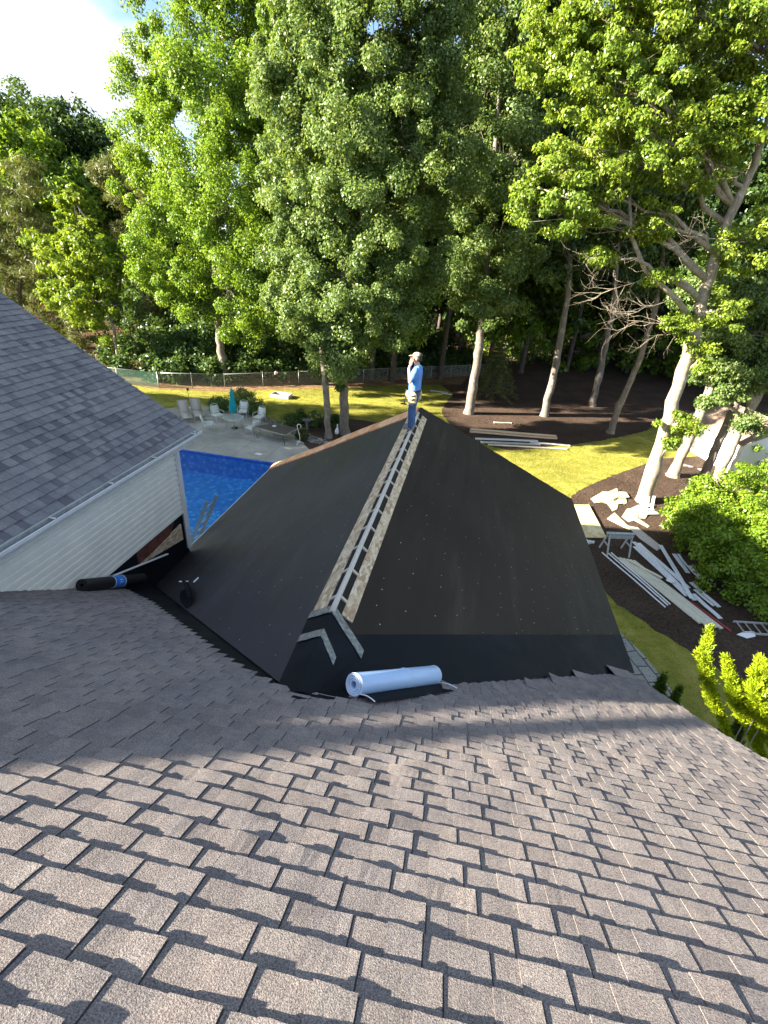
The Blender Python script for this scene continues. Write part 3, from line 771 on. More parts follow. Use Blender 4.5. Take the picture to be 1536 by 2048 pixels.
# curled felt flap at the left valley
mb = MB(); vs = []; fs = []
c0 = np.array(lpt(-3.05, 5.95, 0.02)); c1 = np.array(lpt(-3.75, 6.85, 0.02))
for i in range(13):
    u = i/12; c = c0*(1-u)+c1*u
    rad = 0.17*(0.5+0.5*math.sin(math.pi*u))
    for j in range(10):
        a = -0.7+j*0.34
        off = unit(np.cross(c1-c0, nL))
        vs.append(tuple(c+nL*(rad*(1-math.cos(a)))+off*(rad*math.sin(a)*1.0)))
for i in range(12):
    for j in range(9): fs.append((i*10+j, i*10+j+1, i*10+j+11, i*10+j+10))
mb.add(vs, fs)
fl = mb.build('felt_flap', M['ice'], house, smooth=True)
sm = fl.modifiers.new('thick', 'SOLIDIFY'); sm.thickness = 0.006
# loose starter shingles lying over the membrane on the right valley
c4 = lambda x, y: (880+x*0.427, 800+y*0.427)
lift = [[(5, 1310), (105, 1350), (110, 1390), (15, 1365)], [(245, 1318), (310, 1345), (315, 1372), (250, 1350)], [(395, 1298), (500, 1335), (505, 1368), (405, 1338)],
        [(510, 1276), (600, 1310), (615, 1337), (530, 1320)], [(620, 1262), (720, 1290), (735, 1314), (640, 1297)], [(780, 1240), (880, 1268), (920, 1307), (825, 1290)], [(-120, 1345), (-10, 1390), (0, 1415), (-100, 1390)]]
P0 = np.array((0, Y0, RZ))
def nearer(px, py, h):
    a_, b_ = onplane(px, py, nm, P0+nm*h), onplane(px, py, nR, P0+nR*h)
    return a_ if np.dot(a_-CAM, fw) < np.dot(b_-CAM, fw) else b_
for i, q in enumerate(lift):
    hs = (0.060, 0.040, 0.018, 0.030)
    T = [nearer(*c4(*p), h) for p, h in zip(q, hs)]
    m1_, m2_ = (T[0]+T[1])/2, (T[2]+T[3])/2
    nq = unit(np.cross(T[1]-T[0], T[3]-T[0])); nq = nq if np.dot(nq, CAM-T[0]) > 0 else -nq
    T = [T[0], m1_-nq*0.006, T[1], T[2], m2_-nq*0.006, T[3]]
    mb = MB()
    mb.add(T+[p-nq*0.007 for p in T], [(0, 1, 4, 5), (1, 2, 3, 4), (11, 10, 7, 6), (10, 9, 8, 7)]+[(j, j+6, (j+1) % 6+6, (j+1) % 6) for j in range(6)])
    mb.build('lifted_shingle', M['shingle'], house)

# --- things lying on the roof
def roll(name, label, cat, pa, pb, rad, mat, capmat, turns=True):
    pa, pb = np.array(pa), np.array(pb); t = thing(name, label, cat, pa)
    ax = unit(pb-pa); L = np.linalg.norm(pb-pa); s1 = unit(np.cross(ax, (0, 0, 1))); s2 = np.cross(s1, ax)
    mb = MB(); n = 40
    prof = [(0, rad*0.30), (0, rad*0.985), (0.004, rad), (L-0.004, rad), (L, rad*0.985), (L, rad*0.30), (L-0.15, rad*0.28)]
    vs = []; fs = []
    prof = [(0.15, rad*0.28)]+prof
    for k, (l, r) in enumerate(prof):
        for j in range(n):
            a = 2*math.pi*j/n; rr = r*(1+0.012*math.sin(2*a+1))
            vs.append(pa+ax*l+s1*(rr*math.cos(a))+s2*(rr*math.sin(a)))
    for k in range(len(prof)-1):
        for j in range(n): fs.append((k*n+j, k*n+(j+1) % n, (k+1)*n+(j+1) % n, (k+1)*n+j))
    mb.add(vs, fs)
    body = mb.build('rolled_membrane', mat, t, origin=pa, smooth=True)
    e = body.modifiers.new('edge', 'EDGE_SPLIT'); e.split_angle = R(35)
    return t, ax, L, s1, s2
pa = onplane(708, 1369, nm, np.array((0, Y0, RZ))+nm*0.135); pb = onplane(868, 1350, nm, np.array((0, Y0, RZ))+nm*0.135)
t, ax, L, s1, s2 = roll('membrane_roll', 'partly unrolled pale blue membrane roll lying by the near end of the ridge', 'roll', pa, pb, 0.112, M['roll_blue'], None)
mb = MB()    # wound edge spiral on the near end
pts = [pa-ax*0.004+s1*((0.035+0.070*k/60)*math.cos(k*0.31))+s2*((0.035+0.070*k/60)*math.sin(k*0.31)) for k in range(61)]
mb.tube(pts, 0.0045, 5); mb.build('wound_edge', M['roll_white'], t, origin=pa)
mb = MB()
for fr in (0.575,):
    c = pa+ax*(L*fr); mb.tube([c+s1*(0.1135*math.cos(a))+s2*(0.1135*math.sin(a)) for a in [i*2*math.pi/40 for i in range(41)]], 0.0035, 5)
mb.build('film_line', M['roll_white'], t, origin=pa)
for l in (0.004, L-0.004):
    mb = MB(); c = pa+ax*l; mb.tube([c+s1*(0.110*math.cos(a))+s2*(0.110*math.sin(a)) for a in [i*2*math.pi/40 for i in range(41)]], 0.0045, 5); mb.build('film_edge', M['roll_white'], t, origin=pa)
mb = MB()   # free end lying downhill towards the camera
vs = []; fs = []; fr = []
dn = unit(np.cross(nm, ax));
if dn[1] > 0: dn = -dn
for i in range(9):
    u = i/8
    for j in range(9):
        v = j/8
        p = pa+ax*(L*u)-nm*(0.088-0.004*v)+dn*(0.02+0.27*v+0.02*u*v)+nm*(0.012*math.sin(3*v+2*u))
        vs.append(p)
for i in range(8):
    for j in range(8): fs.append((i*9+j, i*9+j+1, i*9+j+10, i*9+j+9))
mb.add(vs, fs); mb.build('free_end', M['ice'], t, origin=pa, smooth=True)
for u, ex in ((0.0, 0.0), (1.0, 0.07)):
    mb = MB(); pts = []
    for j in range(9):
        v = j/8; pts.append(pa+ax*(L*u+ex*v+0.012*math.sin(v*4))-nm*(0.082-0.006*v)+dn*(0.03+0.27*v)+nm*(0.02*math.sin(3*v)))
    mb.tube(pts, 0.006, 5); mb.build('peeled_strip', M['roll_white'], t, origin=pa)

pa = onplane(163, 1171, nm, np.array((0, Y0, RZ))+nm*0.12); pb = pa+(atx(284, 1157, -5.06)-pa)*1.0
pb = atx(284, 1157, -4.98); 
t, ax, L, s1, s2 = roll('underlayment_roll', 'black underlayment roll with blue paper band against the white siding', 'roll', pa, pb, 0.115, M['roll_black'], None)
mb = MB(); n = 28; vs = []; fs = []
for l in (L*0.44, L*0.60):
    c = pa+ax*l
    for j in range(n):
        a = 2*math.pi*j/n; vs.append(c+s1*(0.1185*math.cos(a))+s2*(0.1185*math.sin(a)))
for j in range(n): fs.append((j, (j+1) % n, n+(j+1) % n, n+j))
mb.add(vs, fs); band = mb.build('paper_band', M['label_blue'], t, origin=pa, smooth=True)
mb = MB()
for l in (L*0.435, L*0.605):
    c = pa+ax*l; mb.tube([c+s1*(0.1175*math.cos(a))+s2*(0.1175*math.sin(a)) for a in [i*2*math.pi/28 for i in range(29)]], 0.006, 5)
mb.build('white_edge', M['white'], band, origin=pa)
# small white mark printed on the band
vdir = unit(CAM-pa)
side = unit(vdir-ax*np.dot(vdir, ax)); upv = unit(np.cross(ax, side))
if upv[2] < 0: upv = -upv
c = pa+ax*(L*0.53)+side*0.121
mb = MB()
def mk(u0, v0, u1, v1):
    def q(u, v):
        a = v/0.12; return c-side*0.121+side*(0.121*math.cos(a))+upv*(0.121*math.sin(a))+ax*u
    mb.face([q(u0, v0), q(u1, v0), q(u1, v1), q(u0, v1)])
mk(-0.045, -0.05, -0.027, 0.035); mk(-0.045, 0.020, 0.035, 0.035); mk(0.018, -0.022, 0.035, 0.035); mk(-0.045, -0.022, 0.035, -0.008)
mb.build('printed_mark', M['white'], band, origin=pa)
mb = MB()
p, q = atx(228, 1151, -5.02), atx(335, 1108, -4.92)
mb.bar(p, q, 0.055, 0.012, (0, 0, 1)); mb.bar(p+np.array((0.02, 0, 0.012)), q+np.array((0.02, 0, 0.012)), 0.012, 0.018, (0, 0, 1))
tag(mb.build('trim_strip', M['white'], None, origin=p), 'long white trim strip lying loose across the torn wall opening', 'trim strip')
for px, py, L_, a_ in ((368, 1163, 0.20, 0.3), (392, 1160, 0.16, 1.5)):
    mb = MB(); c = onplane(px, py, nL, np.array((0, Y0, RZ))+nL*0.05)
    mb.box(c, (L_, 0.035, 0.012), a_)
    tag(mb.build('trim_scrap', M['white'], None, origin=c), 'small white trim scrap on dark felt beside the curled flap', 'scrap', 'white scraps by the curled felt')

# extension ladder leaning at the left eave
foot = np.array((-7.35, 11.3, 0.0)); top = np.array((-5.42, 11.05, 4.05))
t = thing('extension_ladder', 'blue grey ladder whose top leans past the left eave above the pool', 'ladder', foot)
a1 = np.array((0.0, 0.40, 0))
a1 = np.array((0.06, 0.44, 0))
for s_ in (-1, 1):
    mb = MB(); mb.bar(foot+a1*s_*0.5, top+a1*s_*0.5, 0.035, 0.10, (1, 0, 0.4)); mb.build('ladder_rail', M['blue_rail'], t, origin=foot, bevel=0.006)
for i in range(13):
    c = foot+(top-foot)*((i+0.5)/13.3); mb = MB(); mb.tube([c-a1*0.5, c+a1*0.5], 0.017, 8); mb.build('rung', M['alu'], t, origin=foot, smooth=True)

# ================================================================== GROUND
def sheet_obj(name, poly, z, mat, kind='structure'):
    mb = MB(); mb.face([(p[0], p[1], z) for p in poly]); o = mb.build(name, mat); return tag(o, kind=kind)
def ragged(poly, step=0.22, amp=0.07):
    out = []; r = random.Random(len(poly))
    for p, q in zip(poly, poly[1:]+poly[:1]):
        L = np.linalg.norm(q-p); n = max(1, int(L/step)); nn = np.array((-(q-p)[1], (q-p)[0]))/max(L, 1e-6)
        for i in range(n): out.append(p+(q-p)*i/n+nn*r.gauss(0, amp*0.5))
    return out
def smooth_poly(pts, n=6):
    pts = [np.array(p[:2], float) for p in pts]; out = []; k = len(pts)
    for i in range(k):
        p0, p1, p2, p3 = pts[i-1], pts[i], pts[(i+1) % k], pts[(i+2) % k]
        for j in range(n):
            t = j/n
            out.append(0.5*((2*p1)+(-p0+p2)*t+(2*p0-5*p1+4*p2-p3)*t*t+(-p0+3*p1-3*p2+p3)*t**3))
    return out
PX0, PX1, PY0, PY1 = -16.8, -7.2, 14.0, 22.75
import bmesh
def holed(name, outer, hole, z, mat):
    bm = bmesh.new()
    ov = [bm.verts.new((p[0], p[1], z)) for p in outer]; hv = [bm.verts.new((p[0], p[1], z)) for p in hole]
    ed = [bm.edges.new((ov[i], ov[(i+1) % len(ov)])) for i in range(len(ov))]+[bm.edges.new((hv[i], hv[(i+1) % len(hv)])) for i in range(len(hv))]
    bmesh.ops.triangle_fill(bm, use_beauty=True, use_dissolve=False, edges=ed)
    for f in bm.faces:
        if f.normal.z < 0: f.normal_flip()
    me = bpy.data.meshes.new(name); bm.to_mesh(me); bm.free(); me.materials.append(mat)
    o = bpy.data.objects.new(name, me); COL.objects.link(o); return tag(o, kind='structure')
hole = [(PX0, PY0), (PX1, PY0), (PX1, PY1), (PX0, PY1)]
big_hole = [(PX0-0.1, PY0-0.1), (PX1+0.1, PY0-0.1), (PX1+0.1, PY1+0.1), (PX0-0.1, PY1+0.1)]
holed('ground', [(-600, -400), (600, -400), (600, 800), (-600, 800)], big_hole, -0.012, M['floor'])
FEN = [tuple(gp(150, 728, 1.12)[:2]), (-22.06, 33.37), (-17.6, 35.3), (-12.8, 39.0), (-8.0, 42.6), (-4.2, 45.6), (-0.5, 48.5), (3.0, 51.3)]
lawn_poly = [(-60, -6), (-60, 28), (-34, 35.0)] + [(-22.3, 32.9), (-17.4, 34.4), (-12.6, 37.6), (-8.0, 40.6), (-4.2, 43.4), (-1.2, 45.0), (0.2, 42.0), (30, 42), (30, -6)]
holed('lawn', lawn_poly, big_hole, -0.004, M['lawn'])
sheet_obj('pine_straw', [(-34, 35.1), (-22.3, 33.0), (-17.4, 34.5), (-12.6, 37.7), (-8.0, 40.7), (-4.2, 43.5), (-1.0, 45.2), (4, 47.5), (4.5, 53.5), (-1, 51), (-9, 45), (-18, 38.5), (-24, 36.3), (-34, 38.0)], -0.008, M['straw'])
# mulch beds
bed1 = smooth_poly([gp(893, 805), gp(886, 830), gp(925, 868), gp(1010, 899), gp(1090, 894), gp(1190, 883), gp(1290, 862), gp(1345, 838), (24, 42), (36, 52), (34, 70), (14, 74), (3, 62), (1.0, 48)])
bed1 = ragged(bed1); bed2_ = None
sheet_obj('mulch_bed', bed1, 0.002, M['mulch'])
bed2 = smooth_poly([gp(1138, 1003), gp(1200, 962), gp(1275, 934), gp(1335, 916), gp(1420, 912), gp(1500, 905), (22, 33), (25, 24), (24, 12), (17, 8.5), gp(1540, 1405), gp(1440, 1340), gp(1360, 1290), gp(1290, 1245), gp(1215, 1188), gp(1170, 1120)])
bed2 = ragged(bed2)
sheet_obj('mulch_bed', bed2, 0.002, M['mulch'])
bed3 = smooth_poly([gp(596, 868), gp(600, 846), gp(640, 832), gp(700, 838), gp(760, 850), gp(740, 885), gp(690, 905), gp(630, 915), gp(608, 892)])
bed3 = ragged(bed3)
sheet_obj('mulch_bed', bed3, 0.002, M['mulch'])
sheet_obj('garden_path', [(5.6, 3.0), (10.8, 3.0), gp(1345, 1385), gp(1331, 1363), gp(1308, 1335), gp(1286, 1308), gp(1262, 1285), gp(1240, 1264), (6.6, 15.5), (5.6, 16.0)], 0.006, M['paver'])
# pool and its deck
deck = [(-21.5, 10.2), (-21.5, 26.2)] + [gp(300, 826), gp(335, 817), gp(400, 812), gp(455, 818), gp(500, 833), gp(545, 850), gp(585, 869), gp(611, 892)] + [(-6.6, 24.4), (-5.9, 22), (-5.9, 10.2)]
mb = MB()
deckz = 0.012
holed('pool_deck', deck, hole, deckz, M['deck'])
mb = MB()
for (a, b_) in (((401, 900), (462, 864)), ((466, 911), (516, 874)), ((530, 918), (565, 888))):
    p, q = gp(*a, deckz), gp(*b_, deckz); d = (q-p); mb.bar(p-d*0.02+np.array((0, 0, 0.002)), q+d*0.25+np.array((0, 0, 0.002)), 0.022, 0.004)
for (p, q) in (((-20, 26.0, deckz), (-8.2, 25.2, deckz)),): mb.bar(p, q, 0.015, 0.008)
tag(mb.build('deck_joints', M['joint']), kind='structure')
# pool shell
mb = MB()
DP = -1.25
mb.face([(PX0, PY0, DP), (PX1, PY0, DP), (PX1, PY1, DP), (PX0, PY1, DP)], 0)
for (a, b_) in zip(hole, hole[1:]+hole[:1]):
    mb.face([(*a, DP), (*b_, DP), (*b_, -0.19), (*a, -0.19)], 0)
    mb.face([(*a, -0.19), (*b_, -0.19), (*b_, deckz-0.001), (*a, deckz-0.001)], 1)
tag(mb.build('pool_basin', [M['liner'], M['tile']]), kind='structure')
mb = MB(); k = 40; vs = []; fs = []
for i in range(k+1):
    for j in range(k+1): vs.append((PX0+(PX1-PX0)*i/k, PY0+(PY1-PY0)*j/k, -0.075))
for i in range(k):
    for j in range(k): fs.append((i*(k+1)+j, (i+1)*(k+1)+j, (i+1)*(k+1)+j+1, i*(k+1)+j+1))
mb.add(vs, fs); tag(mb.build('pool_water', M['water'], smooth=True), kind='structure')
# coping strip at the near end
mb = MB(); mb.box(((PX0+PX1)/2, PY0-0.16, 0.03), (PX1-PX0+0.6, 0.32, 0.05)); tag(mb.build('pool_coping', M['white'], bevel=0.01), kind='structure')

def in_poly(P, poly):
    poly = np.array([p[:2] for p in poly]); x, y = P[:, 0], P[:, 1]; inside = np.zeros(len(P), bool); j = len(poly)-1
    for i in range(len(poly)):
        xi, yi, xj, yj = *poly[i], *poly[j]
        c = ((yi > y) != (yj > y)) & (x < (xj-xi)*(y-yi)/(yj-yi+1e-12)+xi); inside ^= c; j = i
    return inside

# ------------------------------------------------------------------ leaf and tree building
def norm_rows(a): return a/np.maximum(np.linalg.norm(a, axis=1, keepdims=True), 1e-9)
def leaf_quads(P, Nn, D, L, W, fold=0.12):
    D = norm_rows(D); Nn = norm_rows(Nn-D*np.sum(Nn*D, axis=1, keepdims=True)); S = np.cross(D, Nn)
    L = L[:, None]; W = W[:, None]
    a = P; c = P+D*L; m = P+D*L*0.48+Nn*L*fold
    return np.stack([a, m+S*W*0.5, c, m-S*W*0.5], axis=1)
def clusters(lobes, n, rg, inner=0.25):
    """lobe: (centre, rx, ry, rz) -> n cluster centres with an outward direction"""
    w = np.array([l[1]*l[3] for l in lobes]); w = w/w.sum()
    idx = rg.choice(len(lobes), n, p=w); C = np.array([l[0] for l in lobes])[idx]; Rr = np.array([l[1:4] for l in lobes])[idx]
    d = norm_rows(rg.normal(size=(n, 3))); q_ = rg.random(n); u = np.where(q_ < inner, rg.uniform(0.25, 0.75, n), np.where(q_ < 0.8, rg.uniform(0.78, 1.02, n), rg.uniform(1.02, 1.30, n)))
    return C+d*Rr*u[:, None], d, idx
def foliage(cc, cd, rad, per, L, W, rg, squash=0.75, droop=0.35, up=0.55, scatter=0.75, fold=0.12):
    n = len(cc)*per; ci = np.repeat(np.arange(len(cc)), per)
    o = norm_rows(rg.normal(size=(n, 3))); r = rg.random(n)**(1/2.4)
    R_ = rad[ci][:, None]
    off = o*r[:, None]*R_*np.array((1, 1, squash))
    P = cc[ci]+off
    Nn = norm_rows(o*0.8+cd[ci]*0.5+np.array((0, 0, up))+rg.normal(size=(n, 3))*scatter)
    D = np.cross(Nn, rg.normal(size=(n, 3)))+np.array((0, 0, -droop))
    return leaf_quads(P, Nn, D, L*rg.uniform(0.55, 1.35, n), W*rg.uniform(0.55, 1.4, n), fold)
def limb(mb, p, q, r0, r1, rg, sag=0.12, k=7, n=6):
    p, q = np.array(p, float), np.array(q, float); L = np.linalg.norm(q-p)
    pts = []
    for i in range(k+1):
        t = i/k; c = p+(q-p)*t; c = c+np.array((0, 0, sag*L*math.sin(math.pi*t)*0.6))
        if 0 < i < k: c = c+rg.normal(size=3)*L*0.022
        pts.append(c)
    mb.tube(pts, [r0+(r1-r0)*(i/k)**0.8 for i in range(k+1)], n)
    return pts
def trunk_tube(mb, path, radii, rg, n=12):
    pts = [np.array(p, float) for p in path]; P = []; Rr = []
    for i in range(len(pts)-1):
        for j in range(6):
            t = j/6; P.append(pts[i]*(1-t)+pts[i+1]*t); Rr.append(radii[i]*(1-t)+radii[i+1]*t)
    P.append(pts[-1]); Rr.append(radii[-1])
    for i in range(1, len(P)-1): P[i] = P[i]+rg.normal(size=3)*Rr[i]*0.10*np.array((1, 1, 0))
    Rr = [r*(1+0.06*rg.normal()) for r in Rr]
    b = P[0].copy(); P = [b-np.array((0, 0, 0.15)), b+np.array((0, 0, 0.05)), b+(P[1]-b)*min(0.5, 0.35/max(0.4, np.linalg.norm(P[1]-b)))]+P[1:]
    Rr = [Rr[0]*1.45, Rr[0]*1.22, Rr[0]*1.04]+Rr[1:]
    mb.tube(P, Rr, n)
def tree(name, label, base, path, radii, lobes, ncl, per, crad, L, W, lmat, bmat, seed, group=None, cat='tree', limbs=True, twigs=0.5, inner=0.25, **kw):
    rg = np.random.default_rng(seed); base = np.array(base, float)
    t = thing(name, label, cat, base, 0, group)
    mb = MB(); trunk_tube(mb, path, radii, rg)
    path = [np.array(p, float) for p in path]
    cc, cd, idx = clusters(lobes, ncl, rg, inner)
    if limbs:
        tops = []
        for li, l in enumerate(lobes):
            c = np.array(l[0]);
            best = None
            for i in range(len(path)-1):
                for u in (0.25, 0.6, 0.95):
                    p = path[i]*(1-u)+path[i+1]*u
                    if p[2] < c[2]+0.3 and p[2] > base[2]+1.2:
                        s_ = np.linalg.norm(c-p)*1.0+0.35*abs((c[2]-p[2])-0.6*np.linalg.norm((c-p)[:2]))
                        if best is None or s_ < best[0]: best = (s_, p, radii[i]*(1-u)+radii[i+1]*u)
            if best is None: best = (0, path[-1], radii[-1])
            r0 = min(best[2]*0.6, 0.16)
            tops.append(limb(mb, best[1], c, max(0.03, r0), 0.022, rg))
        m = rg.random(len(cc)) < twigs
        for i in np.nonzero(m)[0]:
            pts = tops[idx[i]]; p = pts[rg.integers(3, len(pts))]
            limb(mb, p, cc[i], 0.020, 0.006, rg, 0.05, 4, 4)
    mb.build('trunk', bmat, t, origin=base, smooth=True)
    rad = rg.uniform(0.5, 1.4, ncl)*crad
    q = foliage(cc, cd, rad, per, L, W, rg, **kw)-base
    quads_object('crown', q, lmat, t)
    return t
def lobe(px, py, Y, r, ry=None, rz=None): return (at(px, py, Y), r, ry or r, rz or r)

# ------------------------------------------------------------------ big trees
def P3(px, py, Y): return at(px, py, Y)
# pale green tree in front of the fence, left
Y = 37.0; b = gp(455, 765); Y = b[1]
tree('shade_tree', 'tall bright green tree with forked grey trunk behind the fence left of centre', b,
     [b, P3(440, 690, Y), P3(436, 640, Y), P3(430, 500, Y), P3(440, 330, Y), P3(450, 120, Y)], [0.34, 0.30, 0.28, 0.20, 0.13, 0.05],
     [lobe(330, 440, Y-1.5, 2.6), lobe(305, 300, Y-1, 2.2), lobe(330, 160, Y, 2.6), lobe(400, 60, Y, 3.2), lobe(420, 220, Y-2.5, 3.4), lobe(460, 400, Y-3, 3.6),
      lobe(360, 560, Y-2, 2.4), lobe(460, 570, Y-2.5, 3.0), lobe(540, 520, Y-1.5, 2.8), lobe(540, 280, Y-1, 3.6), lobe(520, 90, Y, 3.6), lobe(430, -70, Y+1, 3.6), lobe(560, -90, Y+1, 3.4), lobe(300, 230, Y, 1.6), lobe(580, 190, Y-0.5, 2.8), lobe(590, 380, Y-0.5, 2.6), lobe(610, 20, Y, 3.0), lobe(490, 635, Y-1.2, 1.3), lobe(395, 610, Y-1.5, 1.2)],
     760, 360, 0.70, 0.18, 0.105, M['leaf_bright'], M['bark'], 21, squash=1.0, droop=0.55)
# maple near the pool, twin trunks
b = gp(690, 868); Y = b[1]
tree('maple_tree', 'big leafy maple with foliage hanging down its trunk beside the patio', b,
     [b, P3(686, 760, Y), P3(680, 600, Y), P3(700, 400, Y), P3(720, 150, Y)], [0.29, 0.25, 0.22, 0.15, 0.05],
     [lobe(676, 722, Y-0.7, 1.15, rz=1.6), lobe(660, 690, Y-0.8, 1.3), lobe(705, 700, Y-0.8, 1.2), lobe(680, 745, Y-0.6, 0.7), lobe(640, 665, Y-0.6, 1.2), lobe(690, 660, Y-0.8, 1.5), lobe(625, 600, Y-0.6, 1.9), lobe(700, 560, Y-1.4, 2.2), lobe(770, 580, Y-0.5, 1.7), lobe(790, 650, Y, 1.15), lobe(655, 430, Y-1.2, 2.4), lobe(760, 430, Y-1.2, 2.5), lobe(830, 470, Y+0.5, 1.9),
      lobe(690, 280, Y-1, 2.5), lobe(800, 280, Y-0.4, 2.6), lobe(650, 130, Y, 2.3), lobe(760, 110, Y-0.5, 2.7), lobe(870, 150, Y+0.8, 2.3), lobe(880, 320, Y+1, 2.0), lobe(700, -30, Y, 2.6), lobe(830, -30, Y+0.5, 2.6), lobe(600, 500, Y, 1.6), lobe(860, 560, Y+1, 1.3), lobe(590, 350, Y, 1.9), lobe(585, 220, Y, 1.9), lobe(590, 80, Y, 2.0)],
     840, 380, 0.56, 0.145, 0.095, M['leaf_maple'], M['bark'], 22, squash=0.95, droop=0.45)
b = gp(657, 875); Y2 = b[1]
tree('maple_tree', 'second grey trunk just left of the big maple, its crown merged with it', b,
     [b, P3(652, 780, Y2), P3(640, 640, Y2+0.4), P3(610, 470, Y2+0.8)], [0.22, 0.19, 0.16, 0.07],
     [lobe(610, 520, Y2+1, 1.6), lobe(580, 600, Y2+1, 1.3), lobe(600, 400, Y2+1.4, 1.8)], 100, 260, 0.6, 0.175, 0.115, M['leaf_maple'], M['bark'], 23, droop=0.45)
# trees of the mulched grove
b = gp(937, 827); Y = b[1]
tree('grove_tree', 'mid green tree with straight grey trunk at the left edge of the mulch bed', b,
     [b, P3(955, 720, Y), P3(965, 640, Y), P3(985, 400, Y), P3(1000, 150, Y)], [0.36, 0.31, 0.28, 0.2, 0.08],
     [lobe(965, 620, Y-1, 2.0), lobe(1030, 560, Y-0.6, 2.1), lobe(930, 540, Y, 2.1), lobe(1000, 470, Y-1, 2.4), lobe(920, 400, Y+0.5, 2.6), lobe(1020, 330, Y, 2.8), lobe(940, 240, Y+0.5, 3.0), lobe(1040, 160, Y+1, 3.0), lobe(940, 60, Y+1, 3.2), lobe(1050, -20, Y+1, 3.2)],
     420, 300, 0.68, 0.19, 0.115, M['leaf_maple'], M['bark'], 24)
b = gp(1088, 832); Y = b[1]
tree('grove_tree', 'slim pale trunked tree leaning right in the middle of the mulch bed', b,
     [b, P3(1112, 725, Y), P3(1135, 600, Y), P3(1150, 350, Y), P3(1150, 150, Y)], [0.30, 0.24, 0.20, 0.14, 0.06],
     [lobe(1120, 480, Y, 2.2), lobe(1170, 390, Y+0.5, 2.4), lobe(1090, 330, Y+1, 2.4), lobe(1150, 210, Y+0.5, 2.6), lobe(1080, 120, Y+1, 2.4), lobe(1180, 30, Y+1, 2.8)],
     170, 120, 0.8, 0.32, 0.19, M['leaf_dark'], M['bark'], 25)
b = gp(1183, 812); Y = b[1]
tree('grove_tree', 'dim grove tree with thin leaning trunk, third from the left in the mulch', b,
     [b, P3(1203, 730, Y), P3(1225, 620, Y), P3(1245, 380, Y)], [0.30, 0.25, 0.22, 0.10],
     [lobe(1230, 470, Y, 2.4), lobe(1280, 380, Y, 2.6), lobe(1200, 330, Y+1, 2.6), lobe(1250, 220, Y+1, 2.8), lobe(1330, 150, Y+1, 3.0)], 130, 120, 0.85, 0.34, 0.2, M['leaf_dark'], M['bark'], 26)
b = gp(1220, 866); Y = b[1]
tree('grove_tree', 'leaning grey trunk nearest the lumber at the front of the mulch bed', b,
     [b, P3(1240, 810, Y), P3(1275, 730, Y), P3(1310, 620, Y), P3(1340, 420, Y)], [0.27, 0.21, 0.19, 0.16, 0.07],
     [lobe(1330, 520, Y, 2.0), lobe(1390, 420, Y, 2.2), lobe(1310, 380, Y+1, 2.2), lobe(1370, 280, Y+0.5, 2.4), lobe(1430, 180, Y+1, 2.6)], 130, 130, 0.75, 0.3, 0.18, M['leaf_dark'], M['bark'], 27)
# big leaning oak on the right
b = gp(1287, 1003); Y = b[1]
oak_path = [b, P3(1330, 860, Y), P3(1385, 680, Y), P3(1405, 600, Y), P3(1455, 440, Y), P3(1510, 330, Y), P3(1560, 150, Y)]
ok = tree('oak_tree', 'large pale barked oak leaning right with sunlit yellow green leaves', b, oak_path, [0.37, 0.32, 0.27, 0.25, 0.19, 0.14, 0.07],
     [lobe(1120, 390, Y-1.6, 1.5), lobe(1075, 375, Y-1.6, 0.7), lobe(1190, 300, Y-1.4, 1.6), lobe(1290, 260, Y-1.2, 1.7), lobe(1390, 300, Y-0.6, 1.6), lobe(1190, 400, Y-1.5, 1.1), lobe(1160, 130, Y-0.8, 1.6), lobe(1110, 90, Y-0.5, 1.2), lobe(1260, 70, Y-0.5, 2.0), lobe(1390, 60, Y, 2.1), lobe(1500, 90, Y, 2.0),
      lobe(1480, 220, Y-0.3, 1.6), lobe(1200, 510, Y-1.4, 0.7, rz=0.35), lobe(1310, 440, Y-1, 0.9), lobe(1440, 620, Y-0.5, 0.9), lobe(1400, 720, Y-0.4, 0.7), lobe(1350, 650, Y-0.6, 0.7, rz=0.5), lobe(1365, 842, Y-0.5, 0.95, rz=0.55), lobe(1345, 890, Y-0.5, 0.35), lobe(1300, 540, Y-0.8, 0.8, rz=0.4), lobe(1500, 480, Y, 1.3), lobe(1200, -30, Y, 2.2), lobe(1420, -60, Y+0.3, 2.4)],
     1000, 150, 0.40, 0.145, 0.082, M['leaf_oak'], M['bark_pale'], 28, twigs=0.4, squash=0.5, droop=0.6, inner=0.3)
rg = np.random.default_rng(5)
mb = MB()      # low limb to the left with bare twigs
lb = [P3(1392, 655, Y), P3(1355, 600, Y-0.4), P3(1290, 540, Y-0.7), P3(1262, 470, Y-0.9), P3(1258, 370, Y-1.1)]
mb.tube(lb, [0.13, 0.11, 0.09, 0.075, 0.05], 8)
mb.build('main_limb', M['bark_pale'], ok, origin=b, smooth=True)
mb = MB()
def twiggy(p, d, L, r, depth):
    p = np.array(p); d = unit(d); pts = [p]
    k = 5
    for i in range(k):
        d = unit(d+rg.normal(size=3)*0.22+np.array((0, 0, 0.05))); pts.append(pts[-1]+d*L/k)
    mb.tube(pts, [r*(1-0.75*i/k) for i in range(k+1)], 5)
    if depth > 0:
        for i in range(2, k+1):
            for _ in range(2 if depth > 1 else 1):
                twiggy(pts[i], d+rg.normal(size=3)*0.65, L*rg.uniform(0.45, 0.7), r*0.5, depth-1)
